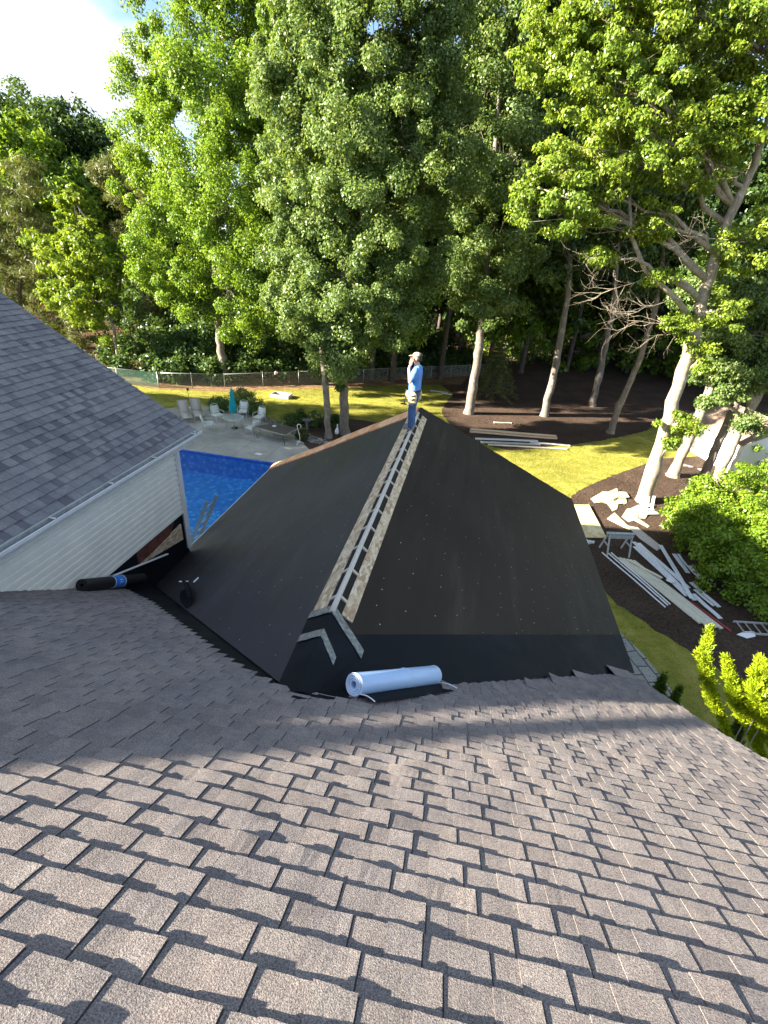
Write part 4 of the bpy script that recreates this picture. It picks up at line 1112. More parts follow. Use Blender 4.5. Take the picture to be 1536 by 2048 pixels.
for (a, e, r) in (((1350, 595), (1215, 660), 0.035), ((1300, 550), (1170, 600), 0.035), ((1275, 505), (1160, 510), 0.03), ((1375, 640), (1230, 690), 0.03), ((1262, 430), (1110, 440), 0.035), ((1258, 380), (1190, 300), 0.03),
                  ((1390, 660), (1290, 690), 0.025), ((1440, 480), (1330, 490), 0.03), ((1500, 350), (1430, 260), 0.03), ((1258, 400), (1330, 440), 0.025)):
    p, q = P3(*a, Y-0.6), P3(*e, Y-1.6); twiggy(p, q-p, np.linalg.norm(q-p)*0.75, r*0.55, 2)
mb.build('bare_twigs', M['bark_pale'], ok, origin=b, smooth=True)
b = gp(1345, 952); Y = b[1]
tree('leaning_tree', 'orange brown leaning trunk just right of the pale oak', b, [b, P3(1368, 900, Y), P3(1400, 830, Y), P3(1450, 700, Y+0.4), P3(1490, 560, Y+0.8)], [0.33, 0.27, 0.25, 0.2, 0.1],
     [lobe(1470, 640, Y+1, 1.6), lobe(1430, 560, Y+1, 1.5), lobe(1500, 540, Y+1, 1.6)], 90, 120, 0.6, 0.27, 0.17, M['leaf_dark'], M['bark_pale'], 29)
b = gp(1428, 968); Y = b[1]
tree('leaning_tree', 'sunlit leaning trunk with leafy sprigs standing by the white shed', b, [b, P3(1465, 890, Y), P3(1510, 800, Y), P3(1560, 690, Y), P3(1600, 560, Y)], [0.27, 0.24, 0.22, 0.19, 0.12],
     [lobe(1480, 770, Y-0.6, 1.0, rz=0.7), lobe(1500, 850, Y-0.5, 0.7, rz=0.4), lobe(1425, 800, Y, 0.6, rz=0.4), lobe(1500, 660, Y, 1.9), lobe(1430, 690, Y+0.4, 1.4), lobe(1530, 560, Y, 2.0), lobe(1460, 590, Y, 1.7), lobe(1540, 740, Y, 1.4), lobe(1400, 610, Y+1, 1.2), lobe(1480, 720, Y+0.8, 1.5)], 320, 230, 0.5, 0.15, 0.105, M['leaf_maple'], M['bark_pale'], 30, squash=0.6)
b = gp(1408, 952); Y = b[1]
tree('leaning_tree', 'shaded grey trunk leaning right behind the sunlit one by the shed', b, [b, P3(1440, 880, Y), P3(1475, 800, Y), P3(1540, 650, Y)], [0.25, 0.23, 0.21, 0.12],
     [lobe(1530, 640, Y+0.5, 1.6)], 40, 120, 0.6, 0.27, 0.17, M['leaf_dark'], M['bark'], 31)

# left side
def crown_tree(name, label, bx, Y, trunk_px, lobes, n, per, crad, L, W, lm, bm_, seed, r0=0.2, **kw):
    b = at(bx[0], bx[1], Y); b[2] = 0.0
    path = [b]+[at(*p, Y) for p in trunk_px]
    rr = [r0*(1-0.75*i/(len(path)-1)) for i in range(len(path))]
    return tree(name, label, b, path, rr, lobes, n, per, crad, L, W, lm, bm_, seed, **kw)
Y = 36.5
crown_tree('young_tree', 'small yellow green tree with slim trunk above the grey roof edge', (240, 738), Y, [(228, 660), (205, 580), (180, 460)],
     [lobe(150, 440, Y, 1.7), lobe(180, 500, Y-0.5, 1.9), lobe(120, 520, Y-0.3, 1.5), lobe(215, 540, Y-0.3, 1.5), lobe(170, 600, Y-0.5, 1.6), lobe(235, 610, Y, 0.9), lobe(120, 590, Y, 1.2), lobe(150, 400, Y, 0.9), lobe(215, 690, Y, 0.5), lobe(75, 480, Y, 0.8)],
     190, 130, 0.55, 0.26, 0.16, M['leaf_oak'], M['bark'], 41, r0=0.16, squash=0.6)
Y = 45
crown_tree('white_pine', 'olive pine with drooping plumes left of the bright green tree', (300, 735), Y, [(290, 600), (270, 450), (250, 330)],
     [lobe(240, 360, Y, 1.6), lobe(200, 345, Y, 1.0), lobe(275, 400, Y, 1.9), lobe(300, 480, Y, 2.0), lobe(260, 450, Y, 1.5), lobe(320, 560, Y, 1.8), lobe(270, 520, Y, 1.4), lobe(330, 620, Y, 1.6), lobe(265, 310, Y, 1.0), lobe(290, 350, Y, 1.2)],
     190, 150, 0.75, 0.42, 0.055, M['leaf_pine'], M['bark_dark'], 42, squash=0.45, droop=-0.3)
Y = 41
crown_tree('white_pine', 'soft olive pine filling the left edge above the grey roof', (40, 720), Y, [(40, 560), (40, 400), (45, 330)],
     [lobe(20, 380, Y, 2.0), lobe(60, 360, Y, 1.4), lobe(10, 450, Y, 2.2), lobe(70, 440, Y, 1.8), lobe(40, 530, Y, 2.3), lobe(100, 560, Y, 1.8), lobe(20, 610, Y, 2.0), lobe(90, 640, Y, 1.9), lobe(170, 660, Y, 1.6), lobe(-40, 480, Y, 2.4)],
     260, 150, 0.8, 0.42, 0.055, M['leaf_pine'], M['bark_dark'], 43, squash=0.45, droop=-0.3, r0=0.25)
Y = 58
for i, (lab, bx, tr, lb, mt) in enumerate([
    ('tall dark tree on the skyline at the far left edge', (30, 720), [(30, 500), (30, 300)], [(40, 230, 2.6), (0, 270, 3.2), (70, 290, 2.8), (30, 330, 3.2), (-40, 300, 3.6)], 'leaf_dark'),
    ('dark skyline tree sloping down towards the bright green tree', (150, 720), [(150, 500), (140, 320)], [(120, 260, 2.6), (165, 285, 2.8), (200, 320, 2.6), (130, 340, 3.4), (215, 360, 2.6), (90, 240, 1.8), (180, 255, 1.4)], 'leaf_dark'),
    ('olive green tree below the dark skyline trees at far left', (80, 720), [(80, 560), (80, 360)], [(40, 300, 2.8), (100, 350, 2.8), (20, 370, 3.0), (140, 390, 2.4), (70, 420, 3.2)], 'leaf_bright'),
    ('dark tree low on the skyline beside the bright green tree', (240, 720), [(240, 560), (235, 400)], [(235, 350, 2.2), (255, 390, 2.4), (220, 410, 2.6), (270, 450, 2.8), (245, 320, 1.3)], 'leaf_dark')]):
    yy = Y-(6 if i == 2 else 0)
    crown_tree('skyline_tree', lab, bx, yy, tr, [lobe(x, y, yy, r) for x, y, r in lb], 190, 110, 1.0, 0.42, 0.26, M[mt], M['bark_dark'], 50+i, r0=0.3)

# dark forest trees: three prototypes, many copies
def proto(seed, h, lm, bm_, label, low=0.32):
    rg = np.random.default_rng(seed)
    lobes = []
    for i in range(11):
        z = h*(low+(0.97-low)*i/10); w = h*0.17*math.sin(math.pi*min(1, 0.28+0.66*(i/10)))
        a = rg.uniform(0, 6.28); lobes.append((np.array((w*0.75*math.cos(a), w*0.75*math.sin(a), z)), w, w, w*0.8))
        a += 2.4; lobes.append((np.array((w*0.9*math.cos(a), w*0.9*math.sin(a), z-0.4)), w*0.8, w*0.8, w*0.6))
    return tree('forest_tree', label, (0, 0, 0), [(0, 0, 0), (0.1, 0.05, h*0.3), (-0.1, 0.1, h*0.6), (0, 0, h*0.95)], [0.26, 0.22, 0.16, 0.04], lobes, 230, 80, 0.95, 0.42, 0.26, lm, bm_, seed, group='dark forest trees beyond the fence', twigs=0.1)
FL = 'dark shaded forest tree standing among others in the woods beyond the lawn'
FL2 = 'paler green forest tree standing among the dark ones beyond the lawn'
protos = [proto(61, 23, M['leaf_dark'], M['bark_dark'], FL), proto(62, 26, M['leaf_dark'], M['bark_dark'], FL, 0.38), proto(63, 20, M['leaf_bright'], M['bark_dark'], FL2, 0.25)]
protos[2]['group'] = 'paler forest trees beyond the fence'
spots = [(785, 762, 0), (880, 757, 1), (742, 758, 2), (1040, 745, 0), (1132, 742, 1), (975, 742, 2), (1060, 720, 2), (1190, 735, 1), (1250, 745, 0), (1240, 712, 2),
         (830, 735, 1), (915, 735, 0), (700, 740, 1), (660, 735, 0), (605, 738, 2), (1100, 715, 0), (1310, 740, 1), (1345, 770, 0), (1420, 770, 1), (1490, 800, 0), (1470, 760, 2),
         (780, 715, 1), (1010, 705, 1), (870, 712, 0), (940, 705, 1), (1150, 700, 0), (1380, 740, 2), (1290, 715, 1), (1545, 810, 1)]
used = [False]*3
for i, (px, py, k) in enumerate(spots):
    g_ = gp(px, py); r_ = random.Random(i*7+1)
    sc_ = r_.uniform(0.9, 1.15)
    if not used[k]:
        o = protos[k]; o.location = V(g_); o.rotation_euler = (0, 0, r_.uniform(0, 6.28)); used[k] = True
    else:
        o = dup(protos[k], g_, r_.uniform(0, 6.28), FL2 if k == 2 else FL, None, (sc_, sc_, sc_*r_.uniform(0.95, 1.1)))
# unseen trees placed out to the left so their shade covers the pool
for i, (x, y) in enumerate(((-40, 16.0), (-46, 13.0), (-38, 13.6), (-44, 16.5))):
    dup(protos[0], (x, y, 0), i*1.3, FL, None, (1.05, 1.05, 0.85))

# small spruce in the mulch
b = gp(981, 797); rg = np.random.default_rng(77)
t = thing('small_spruce', 'small layered spruce beside the leftmost grove trunk', 'spruce', b)
mb = MB(); mb.tube([b, b+np.array((0.05, 0, 4.6))], [0.09, 0.015], 7)
cc = []; cd = []
for k in range(12):
    z = 0.9+3.6*k/11; Lb = 2.1*(1-(k/11.5))+0.15
    for a in np.linspace(0, 6.28, 9)[:-1]+rg.uniform(0, 1):
        for u in (0.35, 0.6, 0.85, 1.0):
            p = b+np.array((Lb*u*math.cos(a), Lb*u*math.sin(a), z-0.28*u*Lb)); cc.append(p); cd.append((math.cos(a), math.sin(a), 0.4))
        mb.tube([b+np.array((0, 0, z)), b+np.array((Lb*math.cos(a), Lb*math.sin(a), z-0.28*Lb))], [0.02, 0.006], 4)
mb.build('trunk', M['bark_dark'], t, origin=b)
q = foliage(np.array(cc), np.array(cd), np.full(len(cc), 0.26), 34, 0.17, 0.035, rg, squash=0.35, droop=0.2)-b
quads_object('crown', q, M['leaf_pine'], t)

# undergrowth along the fence, and the woods far behind
rg = np.random.default_rng(88)
cc = []
for i in range(1500):
    u = rg.random()*(len(FEN)-1); k = int(u); f = u-k
    p = np.array(FEN[k])*(1-f)+np.array(FEN[k+1])*f; off = rg.uniform(1.0, 15.0)
    nrm = unit((-(FEN[k+1][1]-FEN[k][1]), FEN[k+1][0]-FEN[k][0], 0)); 
    p = p+nrm[:2]*off
    if p[0] > 1.5 and off < 4: continue
    cc.append((p[0], p[1], rg.uniform(0.2, 1.3+0.26*off)))
for i in range(700):
    x = rg.uniform(-42, -12); y = rg.uniform(44, 64)
    cc.append((x, y, rg.uniform(0.2, 4.5)))
cc = np.array(cc); cd = np.tile((0.0, -0.3, 0.8), (len(cc), 1))
q = foliage(cc, cd, rg.uniform(0.4, 0.9, len(cc)), 60, 0.30, 0.19, rg)
tag(quads_object('undergrowth', q, M['leaf_dark']), 'dark leafy undergrowth crowding the far side of the chain link fence', 'undergrowth', kind='stuff')
cc = []
for i in range(900):
    x = rg.uniform(0, 46); y = rg.uniform(57, 76); cc.append((x, y, rg.uniform(0.3, 8.5)))
cc = np.array(cc)
q = foliage(cc, np.tile((0.0, -0.3, 0.8), (len(cc), 1)), rg.uniform(0.6, 1.2, len(cc)), 60, 0.36, 0.23, rg)
tag(quads_object('woodland_shrubs', q, M['leaf_bright']), 'green leafy understorey behind the trunks of the mulched grove', 'undergrowth', kind='stuff')
cc = []; mb = MB()
for i in range(260):
    x = rg.uniform(-75, 70); y = rg.uniform(66, 105) if x > -25 else rg.uniform(62, 80)
    h = rg.uniform(18, 27) if x > -18 else rg.uniform(13, 18)
    mb.tube([(x, y, 0), (x+rg.normal()*0.4, y, h*0.8)], [0.28, 0.08], 6)
    for j in range(16):
        z = h*rg.uniform(0.12, 1.0); w = 2.6*math.sin(math.pi*min(1, 0.2+0.75*z/h)); a = rg.uniform(0, 6.28)
        cc.append((x+w*math.cos(a), y+w*math.sin(a), z))
cc = np.array(cc)
q = foliage(cc, np.tile((0, -0.4, 0.4), (len(cc), 1)), rg.uniform(1.1, 2.2, len(cc)), 34, 0.75, 0.48, rg)
me_t = mb.build('far_wood_trunks', M['bark_dark'])
tag(me_t, 'thin dark trunks of the far off wood behind the lawn', 'wood', kind='stuff')
tag(quads_object('far_wood', q, M['leaf_dark']), 'far off wood of dark green leaves closing the view', 'wood', kind='stuff')

# shrubs on the right
def shrub(name, label, cat, base, lobes, n, per, crad, L, W, lm, seed, stems=True, group=None, **kw):
    rg = np.random.default_rng(seed); base = np.array(base, float); base[2] = 0
    t = thing(name, label, cat, base, 0, group)
    cc, cd, idx = clusters(lobes, n, rg, 0.3); keep = cc[:, 2] > 0.05; cc, cd, idx = cc[keep], cd[keep], idx[keep]
    q = foliage(cc, cd, rg.uniform(0.7, 1.3, len(cc))*crad, per, L, W, rg, **kw)-base
    quads_object('foliage', q, lm, t)
    if stems:
        for l in lobes:
            mb = MB(); c = np.array(l[0]); f = np.array((c[0]*0.6+base[0]*0.4, c[1]*0.6+base[1]*0.4, -0.05))
            limb(mb, f, c, 0.03, 0.01, rg, 0.05, 4, 5); mb.build('stem', M['bark'], t, origin=base)
    return t
def gl(px, py, z, r, rz=None): return (gp(px, py, z), r, r, rz or r)
shrub('large_shrub', 'large bright green rounded shrub beside the siding piles, its foot in shade', 'shrub', gp(1430, 1130),
      [gl(1372, 1030, 1.0, 0.9), gl(1410, 1060, 1.2, 1.1), gl(1450, 990, 1.4, 1.3), gl(1490, 1060, 1.4, 1.4), gl(1440, 1120, 1.0, 1.0), gl(1490, 1150, 0.9, 1.1), gl(1530, 1110, 1.2, 1.4), gl(1530, 990, 1.5, 1.5), gl(1560, 1180, 0.9, 1.2), gl(1400, 990, 0.9, 0.8), gl(1580, 1060, 1.4, 1.6), gl(1545, 930, 1.2, 1.0)],
      520, 150, 0.36, 0.115, 0.085, M['leaf_bush'], 91)
def spire(tip, h, r, n, seed, name, label, lm=M['leaf_gold'], extra=()):
    rg = np.random.default_rng(seed); tp = gp(*tip, h); base = np.array((tp[0], tp[1], 0.0))
    t = thing(name, label, 'cypress', base, 0)
    cc = []; cd = []
    for (dx, dy, hh, rr, nn) in ((0, 0, h, r, n),)+tuple(extra):
        for i in range(nn):
            u = rg.random()**1.25; z = hh*(0.12+0.88*u); w = rr*(1-u)**0.8*(0.72+0.28*math.sin(u*31+seed))+0.008; a = rg.uniform(0, 6.28); q = math.sqrt(rg.random())
            lean = 0.10*math.sin(z*1.3+seed)
            cc.append((base[0]+dx*(1-0.2*u)+lean*u+w*q*math.cos(a), base[1]+dy+w*q*math.sin(a), z)); cd.append((math.cos(a)*0.6, math.sin(a)*0.6, 0.9))
    cc = np.array(cc); cd = np.array(cd); per = 30; nn = len(cc)*per; ci = np.repeat(np.arange(len(cc)), per)
    P = cc[ci]+rg.normal(size=(nn, 3))*np.array((0.020, 0.020, 0.05))
    D = norm_rows(cd[ci]+rg.normal(size=(nn, 3))*0.38); Nn = norm_rows(rg.normal(size=(nn, 3))+cd[ci]*np.array((1, 1, 0)))
    q = leaf_quads(P, Nn, D, rg.uniform(0.035, 0.085, nn), rg.uniform(0.012, 0.022, nn))-base
    quads_object('foliage', q, lm, t)
    mb = MB(); mb.tube([base, base+np.array((0.0, 0, h*0.9))], [0.05, 0.008], 6); mb.build('stem', M['bark'], t, origin=base)
    return t
cbase = gp(1560, 1600, 0.0)
def arching(name, label, axes, seed, lm=M['leaf_gold']):
    rg = np.random.default_rng(seed); t = None; cc = []; cd = []; paths = []
    for ax_ in axes:
        P = [gp(x, y, z) for x, y, z, r in ax_]; rr = [q[3]*0.62 for q in ax_]; paths.append(P)
        for i in range(len(P)-1):
            d = unit(P[i]-P[i+1]); L = np.linalg.norm(P[i]-P[i+1]); n = int(L*520*(0.22+(rr[i]+rr[i+1])*2.2))
            for _ in range(n):
                u = rg.random(); c = P[i]*(1-u)+P[i+1]*u; r = (rr[i]*(1-u)+rr[i+1]*u)*(0.8+0.35*math.sin(9*u+i*2+seed))
                o_ = rg.normal(size=3); o_ = unit(o_-d*np.dot(o_, d)); q = math.sqrt(rg.random())
                cc.append(c+o_*r*q); cd.append(d*0.9+o_*0.65*q)
    base = np.array((paths[0][-1][0], paths[0][-1][1], 0.0)); t = thing(name, label, 'cypress', base, 0)
    cc = np.array(cc); cd = np.array(cd); per = 24; nn = len(cc)*per; ci = np.repeat(np.arange(len(cc)), per)
    P_ = cc[ci]+rg.normal(size=(nn, 3))*0.018; D = norm_rows(cd[ci]+rg.normal(size=(nn, 3))*0.35); Nn = norm_rows(rg.normal(size=(nn, 3)))
    quads_object('foliage', leaf_quads(P_, Nn, D, rg.uniform(0.03, 0.08, nn), rg.uniform(0.010, 0.020, nn))-base, lm, t)
    for P in paths:
        mb = MB(); mb.tube(list(P)+[(P[-1][0]*0.7+base[0]*0.3, P[-1][1]*0.7+base[1]*0.3, 0.0)], [0.004+0.003*i for i in range(len(P)+1)], 6); mb.build('stem', M['bark'], t, origin=base)
arching('golden_cypress', 'single slim golden cypress spire, leftmost of the bright ones', [[(1420, 1256, 6.0, 0.01), (1416, 1280, 5.8, 0.05), (1408, 1310, 5.6, 0.13), (1412, 1345, 5.3, 0.12), (1418, 1380, 5.0, 0.12), (1432, 1412, 4.7, 0.09), (1446, 1440, 4.4, 0.05), (1475, 1520, 3.2, 0.05)]], 3)
arching('golden_cypress', 'golden cypress with two tips in the middle of the bright spires', [[(1452, 1312, 5.7, 0.01), (1458, 1345, 5.45, 0.07), (1467, 1385, 5.15, 0.13), (1480, 1420, 4.8, 0.15), (1500, 1450, 4.4, 0.10), (1530, 1530, 3.0, 0.08)], [(1483, 1366, 5.3, 0.01), (1487, 1395, 5.1, 0.06), (1496, 1430, 4.7, 0.10)]], 4)
arching('golden_cypress', 'widest golden cypress at the right edge of the picture', [[(1519, 1316, 5.8, 0.01), (1514, 1345, 5.6, 0.10), (1510, 1385, 5.3, 0.17), (1522, 1425, 4.9, 0.20), (1545, 1470, 4.3, 0.16), (1570, 1540, 3.0, 0.1)], [(1532, 1327, 5.8, 0.01), (1535, 1360, 5.5, 0.14), (1545, 1410, 5.0, 0.2)], [(1496, 1372, 5.3, 0.01), (1503, 1400, 5.1, 0.06), (1512, 1430, 4.8, 0.1)]], 5)
spire((1335, 1356), 3.4, 0.45, 600, 6, 'green_cypress', 'small shaded green cypress peeping past the roof corner', M['leaf_cyp'])
spire((1368, 1380), 3.4, 0.40, 500, 7, 'green_cypress', 'dark green cypress in shade between the roof edge and the golden spire', M['leaf_cyp'])
spire((1490, 1440), 3.7, 0.75, 1200, 8, 'green_cypress', 'broad dark green cypress below the golden spires', M['leaf_cyp'])

# grass blades over the lawn that can be seen, wood chips over the mulch
def blades(n, poly, excl, hmin, hmax, w, seed):
    rg = np.random.default_rng(seed); a = np.array([p[:2] for p in poly]); lo, hi = a.min(0), a.max(0)
    P = rg.uniform(lo, hi, size=(n, 2)); k = in_poly(P, poly)
    for e in excl: k &= ~in_poly(P, e)
    P = P[k]; n = len(P); P = np.column_stack([P, np.full(n, -0.01)])
    D = norm_rows(np.column_stack([rg.normal(size=n)*0.35, rg.normal(size=n)*0.35, np.ones(n)])); Nn = norm_rows(np.column_stack([rg.normal(size=n), rg.normal(size=n), np.zeros(n)+0.1]))
    return leaf_quads(P, Nn, D, rg.uniform(hmin, hmax, n), np.full(n, w))
view_lawn = [(-27, 33.5), (-22.3, 32.9), (-17.4, 34.4), (-12.6, 37.6), (-8.0, 40.6), (-4.2, 43.4), (-1.2, 45.0), (0.2, 42.0), (1, 36), (4, 30), (9, 32), (14, 35), (14, 30), (10, 26), (8, 20), (9, 12), (10, 8), (6, 8), (5.5, 20), (-5, 24), (-7, 26.5), (-12, 30), (-19, 28.8)]
M['grass'] = leaf_mat('grass_blades', [(0.15, 0.19, 0.025), (0.26, 0.28, 0.04), (0.40, 0.36, 0.07), (0.30, 0.29, 0.07)], 0.35, 0.01)
q = blades(190000, view_lawn, [bed1, bed2, bed3, deck], 0.03, 0.085, 0.022, 15)
tag(quads_object('grass', q, M['grass']), 'short sunlit lawn grass between the pool deck, the fence and the mulch beds', 'grass', kind='stuff')
rg = np.random.default_rng(16)
P = np.concatenate([rg.uniform((4, 8), (25, 36), size=(15000, 2)), rg.uniform((-1, 30), (25, 60), size=(11000, 2))])
P = P[in_poly(P, bed1) | in_poly(P, bed2)]; n = len(P); P = np.column_stack([P, rg.uniform(0.008, 0.03, n)])
a = rg.uniform(0, 6.28, n); D = np.column_stack([np.cos(a), np.sin(a), rg.normal(size=n)*0.15]); Nn = norm_rows(np.column_stack([rg.normal(size=n)*0.35, rg.normal(size=n)*0.35, np.ones(n)]))
M['chips'] = ground_mat('mulch_chips', [(0.3, (0.05, 0.03, 0.022)), (0.6, (0.13, 0.08, 0.06)), (0.8, (0.30, 0.21, 0.15))], 3, 0.5, 0.95, 0.0, 0.01, 10)
tag(quads_object('wood_chips', leaf_quads(P, Nn, D, rg.uniform(0.05, 0.16, n), rg.uniform(0.03, 0.06, n)), M['chips']), 'scattered bark chips covering the dark mulch beds', 'wood chips', kind='stuff')

# ================================================================== YARD OBJECTS
# chain link fence
ft = thing('chain_link_fence', 'galvanised chain link fence with white top rail behind the lawn', 'fence', (FEN[1][0], FEN[1][1], 0))
fo = np.array((FEN[1][0], FEN[1][1], 0.0))
FH = 1.12
for k, (p, q) in enumerate(zip(FEN, FEN[1:])):
    p, q = np.array((*p, 0.0)), np.array((*q, 0.0)); L = np.linalg.norm(q-p); n = max(2, int(round(L/3.0)))
    me = bpy.data.meshes.new('wire_mesh'); me.from_pydata([tuple(p-fo+np.array((0, 0, 0.04))), tuple(q-fo+np.array((0, 0, 0.04))), tuple(q-fo+np.array((0, 0, FH-0.02))), tuple(p-fo+np.array((0, 0, FH-0.02)))], [], [(0, 1, 2, 3)])
    uv = me.uv_layers.new(name='uv'); 
    for li, c in enumerate(((0, 0), (L, 0), (L, FH), (0, FH))): uv.data[li].uv = c
    me.materials.append(M['mesh_green'] if k == 0 else M['chain']); ob = bpy.data.objects.new('wire_mesh', me); COL.objects.link(ob); ob.parent = ft
    mb = MB(); mb.tube([p+np.array((0, 0, FH)), q+np.array((0, 0, FH))], 0.017, 8); mb.build('top_rail', M['fence_metal'], ft, origin=fo, smooth=True)
    for i in range(n):
        c = p+(q-p)*i/n; mb = MB(); r_ = 0.04 if i == 0 and k == 1 else 0.02
        mb.tube([c-np.array((0, 0, 0.1)), c+np.array((0, 0, FH+0.05))], r_, 8); mb.sphere(c+np.array((0, 0, FH+0.06)), r_*1.2, 8)
        mb.build('fence_post', M['fence_metal'], ft, origin=fo, smooth=True)
c = gp(552, 772); c = np.array((-15.0, 37.31, 0))
p = at(552, 746, 36.9)
mb = MB()
for i in range(7): mb.sphere(p+np.array((rnd.uniform(-.1, .1), rnd.uniform(-.04, .04), rnd.uniform(-.08, .1))), rnd.uniform(0.05, 0.09), 7)
tag(mb.build('cloth_bundle', simple('pinkish_cloth', (0.5, 0.36, 0.34), 0.9, 0.2, 14, 0.1), None, origin=p, smooth=True), 'small pale pink cloth bundle hung on the fence rail', 'cloth')

# patio furniture
def lounger_parts(t):
    mb = MB()
    for x in (-0.31, 0.31):
        mb.tube([(x, -0.95, 0.34), (x, 0.32, 0.34)], 0.018, 8); mb.tube([(x, 0.32, 0.34), (x, 0.80, 1.02)], 0.018, 8)
        mb.tube([(x, 0.02, 0.34), (x, 0.04, 0.55), (x, 0.46, 0.56)], 0.016, 8)
    for y, z in ((-0.95, 0.34), (0.32, 0.34)): mb.tube([(-0.31, y, z), (0.31, y, z)], 0.018, 8)
    mb.tube([(-0.31, 0.80, 1.02), (0.31, 0.80, 1.02)], 0.018, 8)
    mb.build('frame', M['frame_tan'], t, smooth=True)
    for x in (-0.31, 0.31):
        for y in (-0.88, 0.28):
            mb = MB(); mb.tube([(x, y, 0.34), (x, y-0.04, 0.0)], 0.018, 8); mb.build('leg', M['frame_tan'], t, smooth=True)
    mb = MB(); k = 8
    vs = [(x, -0.93+1.24*i/k, 0.355-0.03*math.sin(math.pi*i/k)) for i in range(k+1) for x in (-0.29, 0.29)]
    mb.add(vs, [(2*i, 2*i+1, 2*i+3, 2*i+2) for i in range(k)]); o = mb.build('seat', M['sling'], t, smooth=True)
    o.modifiers.new('s', 'SOLIDIFY').thickness = 0.012
    mb = MB(); vs = [(x*(1.0-0.06*(i == k)), 0.33+0.47*i/k, 0.36+0.66*i/k-0.03*math.sin(math.pi*i/k)) for i in range(k+1) for x in (-0.29, 0.29)]
    mb.add(vs, [(2*i, 2*i+1, 2*i+3, 2*i+2) for i in range(k)]); o = mb.build('backrest', M['sling'], t, smooth=True)
    o.modifiers.new('s', 'SOLIDIFY').thickness = 0.012
def face_to(base, px, py):
    g_ = gp(px, py); d = g_-np.array(base); return math.atan2(-d[0], d[1])      # rotation so that local +Y points there
bs = gp(372, 838)
t = thing('sun_lounger', 'taupe sling lounger nearest the grey roof edge', 'sun lounger', (bs[0], bs[1], deckz), face_to(bs, 388, 865)+math.pi, 'taupe loungers on the patio'); lounger_parts(t)
bs2 = gp(396, 834); dup(t, (bs2[0], bs2[1], deckz), face_to(bs2, 412, 862)+math.pi, 'taupe sling lounger next to the white cushioned chairs')
def chair_parts(t):
    mb = MB()
    for x in (-0.29, 0.29):
        mb.tube([(x, 0.30, 0.0), (x, 0.27, 0.40), (x*1.03, 0.26, 0.64), (x*1.03, -0.22, 0.66), (x, -0.30, 0.50)], 0.017, 8)
        mb.tube([(x, -0.34, 0.0), (x, -0.24, 0.36), (x*0.95, -0.34, 0.80), (x*0.80, -0.40, 0.98)], 0.017, 8)
    for p in (((-0.29, 0.27, 0.36), (0.29, 0.27, 0.36)), ((-0.29, -0.24, 0.36), (0.29, -0.24, 0.36))): mb.tube(p, 0.014, 6)
    for x in (-0.29, 0.29): mb.tube([(x, 0.27, 0.36), (x, -0.24, 0.36)], 0.014, 6)
    mb.tube([(-0.23, -0.40, 0.98), (-0.1, -0.42, 1.03), (0.1, -0.42, 1.03), (0.23, -0.40, 0.98)], 0.016, 8)
    mb.build('frame', M['frame_white'], t, smooth=True)
    mb = MB(); mb.box((0, 0.02, 0.415), (0.52, 0.52, 0.085)); mb.build('seat_cushion', M['cushion'], t, bevel=0.03)
    mb = MB()
    for i in range(3):
        for j in range(3):
            z = 0.52+0.155*j; mb.sphere((-0.16+0.16*i, -0.275-0.085*j*0.7, z), (0.098, 0.055, 0.095), 8)
    mb.box((0, -0.33, 0.69), (0.46, 0.06, 0.50), rx=R(14)); mb.build('back_cushion', M['cushion'], t, smooth=True)
tb = gp(469, 857)
cs = [((418, 860), 'white cushioned patio chair facing the glass table from the left'), ((437, 842), 'white cushioned patio chair behind the left one by the teal umbrella'),
      ((487, 834), 'white cushioned patio chair on the far side of the glass table'), ((505, 868), 'white cushioned patio chair between the glass table and the dark table'), ((519, 846), 'white cushioned patio chair set edge on beside the river stones')]
first = None
for i, ((px, py), lab) in enumerate(cs):
    b_ = gp(px, py); rz = face_to(b_, 469, 857)
    if i == 4: rz += 0.35
    if first is None:
        first = thing('patio_chair', lab, 'chair', (b_[0], b_[1], deckz), rz, 'white cushioned chairs on the patio'); chair_parts(first)
    else: dup(first, (b_[0], b_[1], deckz), rz, lab)
t = thing('glass_table', 'round glass patio table with thin metal legs under the teal umbrella', 'table', (tb[0], tb[1], deckz))
mb = MB(); mb.lathe([(0.06, 0.70), (0.60, 0.70), (0.61, 0.706), (0.60, 0.712), (0.06, 0.712)], 32); mb.build('table_top', M['glass'], t)
mb = MB(); mb.tube([(0.61*math.cos(a), 0.61*math.sin(a), 0.70) for a in [i*2*math.pi/32 for i in range(33)]], 0.016, 6); mb.build('rim', M['frame_white'], t, smooth=True)
for k in range(4):
    a = 0.5+k*math.pi/2; mb = MB(); mb.tube([(0.52*math.cos(a), 0.52*math.sin(a), 0.69), (0.42*math.cos(a), 0.42*math.sin(a), 0.40), (0.50*math.cos(a), 0.50*math.sin(a), 0)], 0.015, 6); mb.build('leg', M['frame_tan'], t, smooth=True)
t = thing('patio_umbrella', 'closed teal patio umbrella standing through the glass table', 'umbrella', (tb[0], tb[1], deckz))
mb = MB(); mb.tube([(0, 0, 0.0), (0, 0, 2.5)], 0.02, 8); mb.build('pole', M['frame_tan'], t, smooth=True)
mb = MB(); mb.lathe([(0.2, 0.0), (0.2, 0.05), (0.05, 0.09), (0.035, 0.2), (0.02, 0.2)], 18); mb.build('base', M['iron'], t, smooth=True)
mb = MB(); rg_ = []; n = 32; vs = []; fs = []
pr = [(1.02, 0.13), (1.10, 0.19), (1.35, 0.20), (1.75, 0.15), (2.05, 0.10), (2.18, 0.115), (2.32, 0.085), (2.48, 0.05), (2.54, 0.012)]
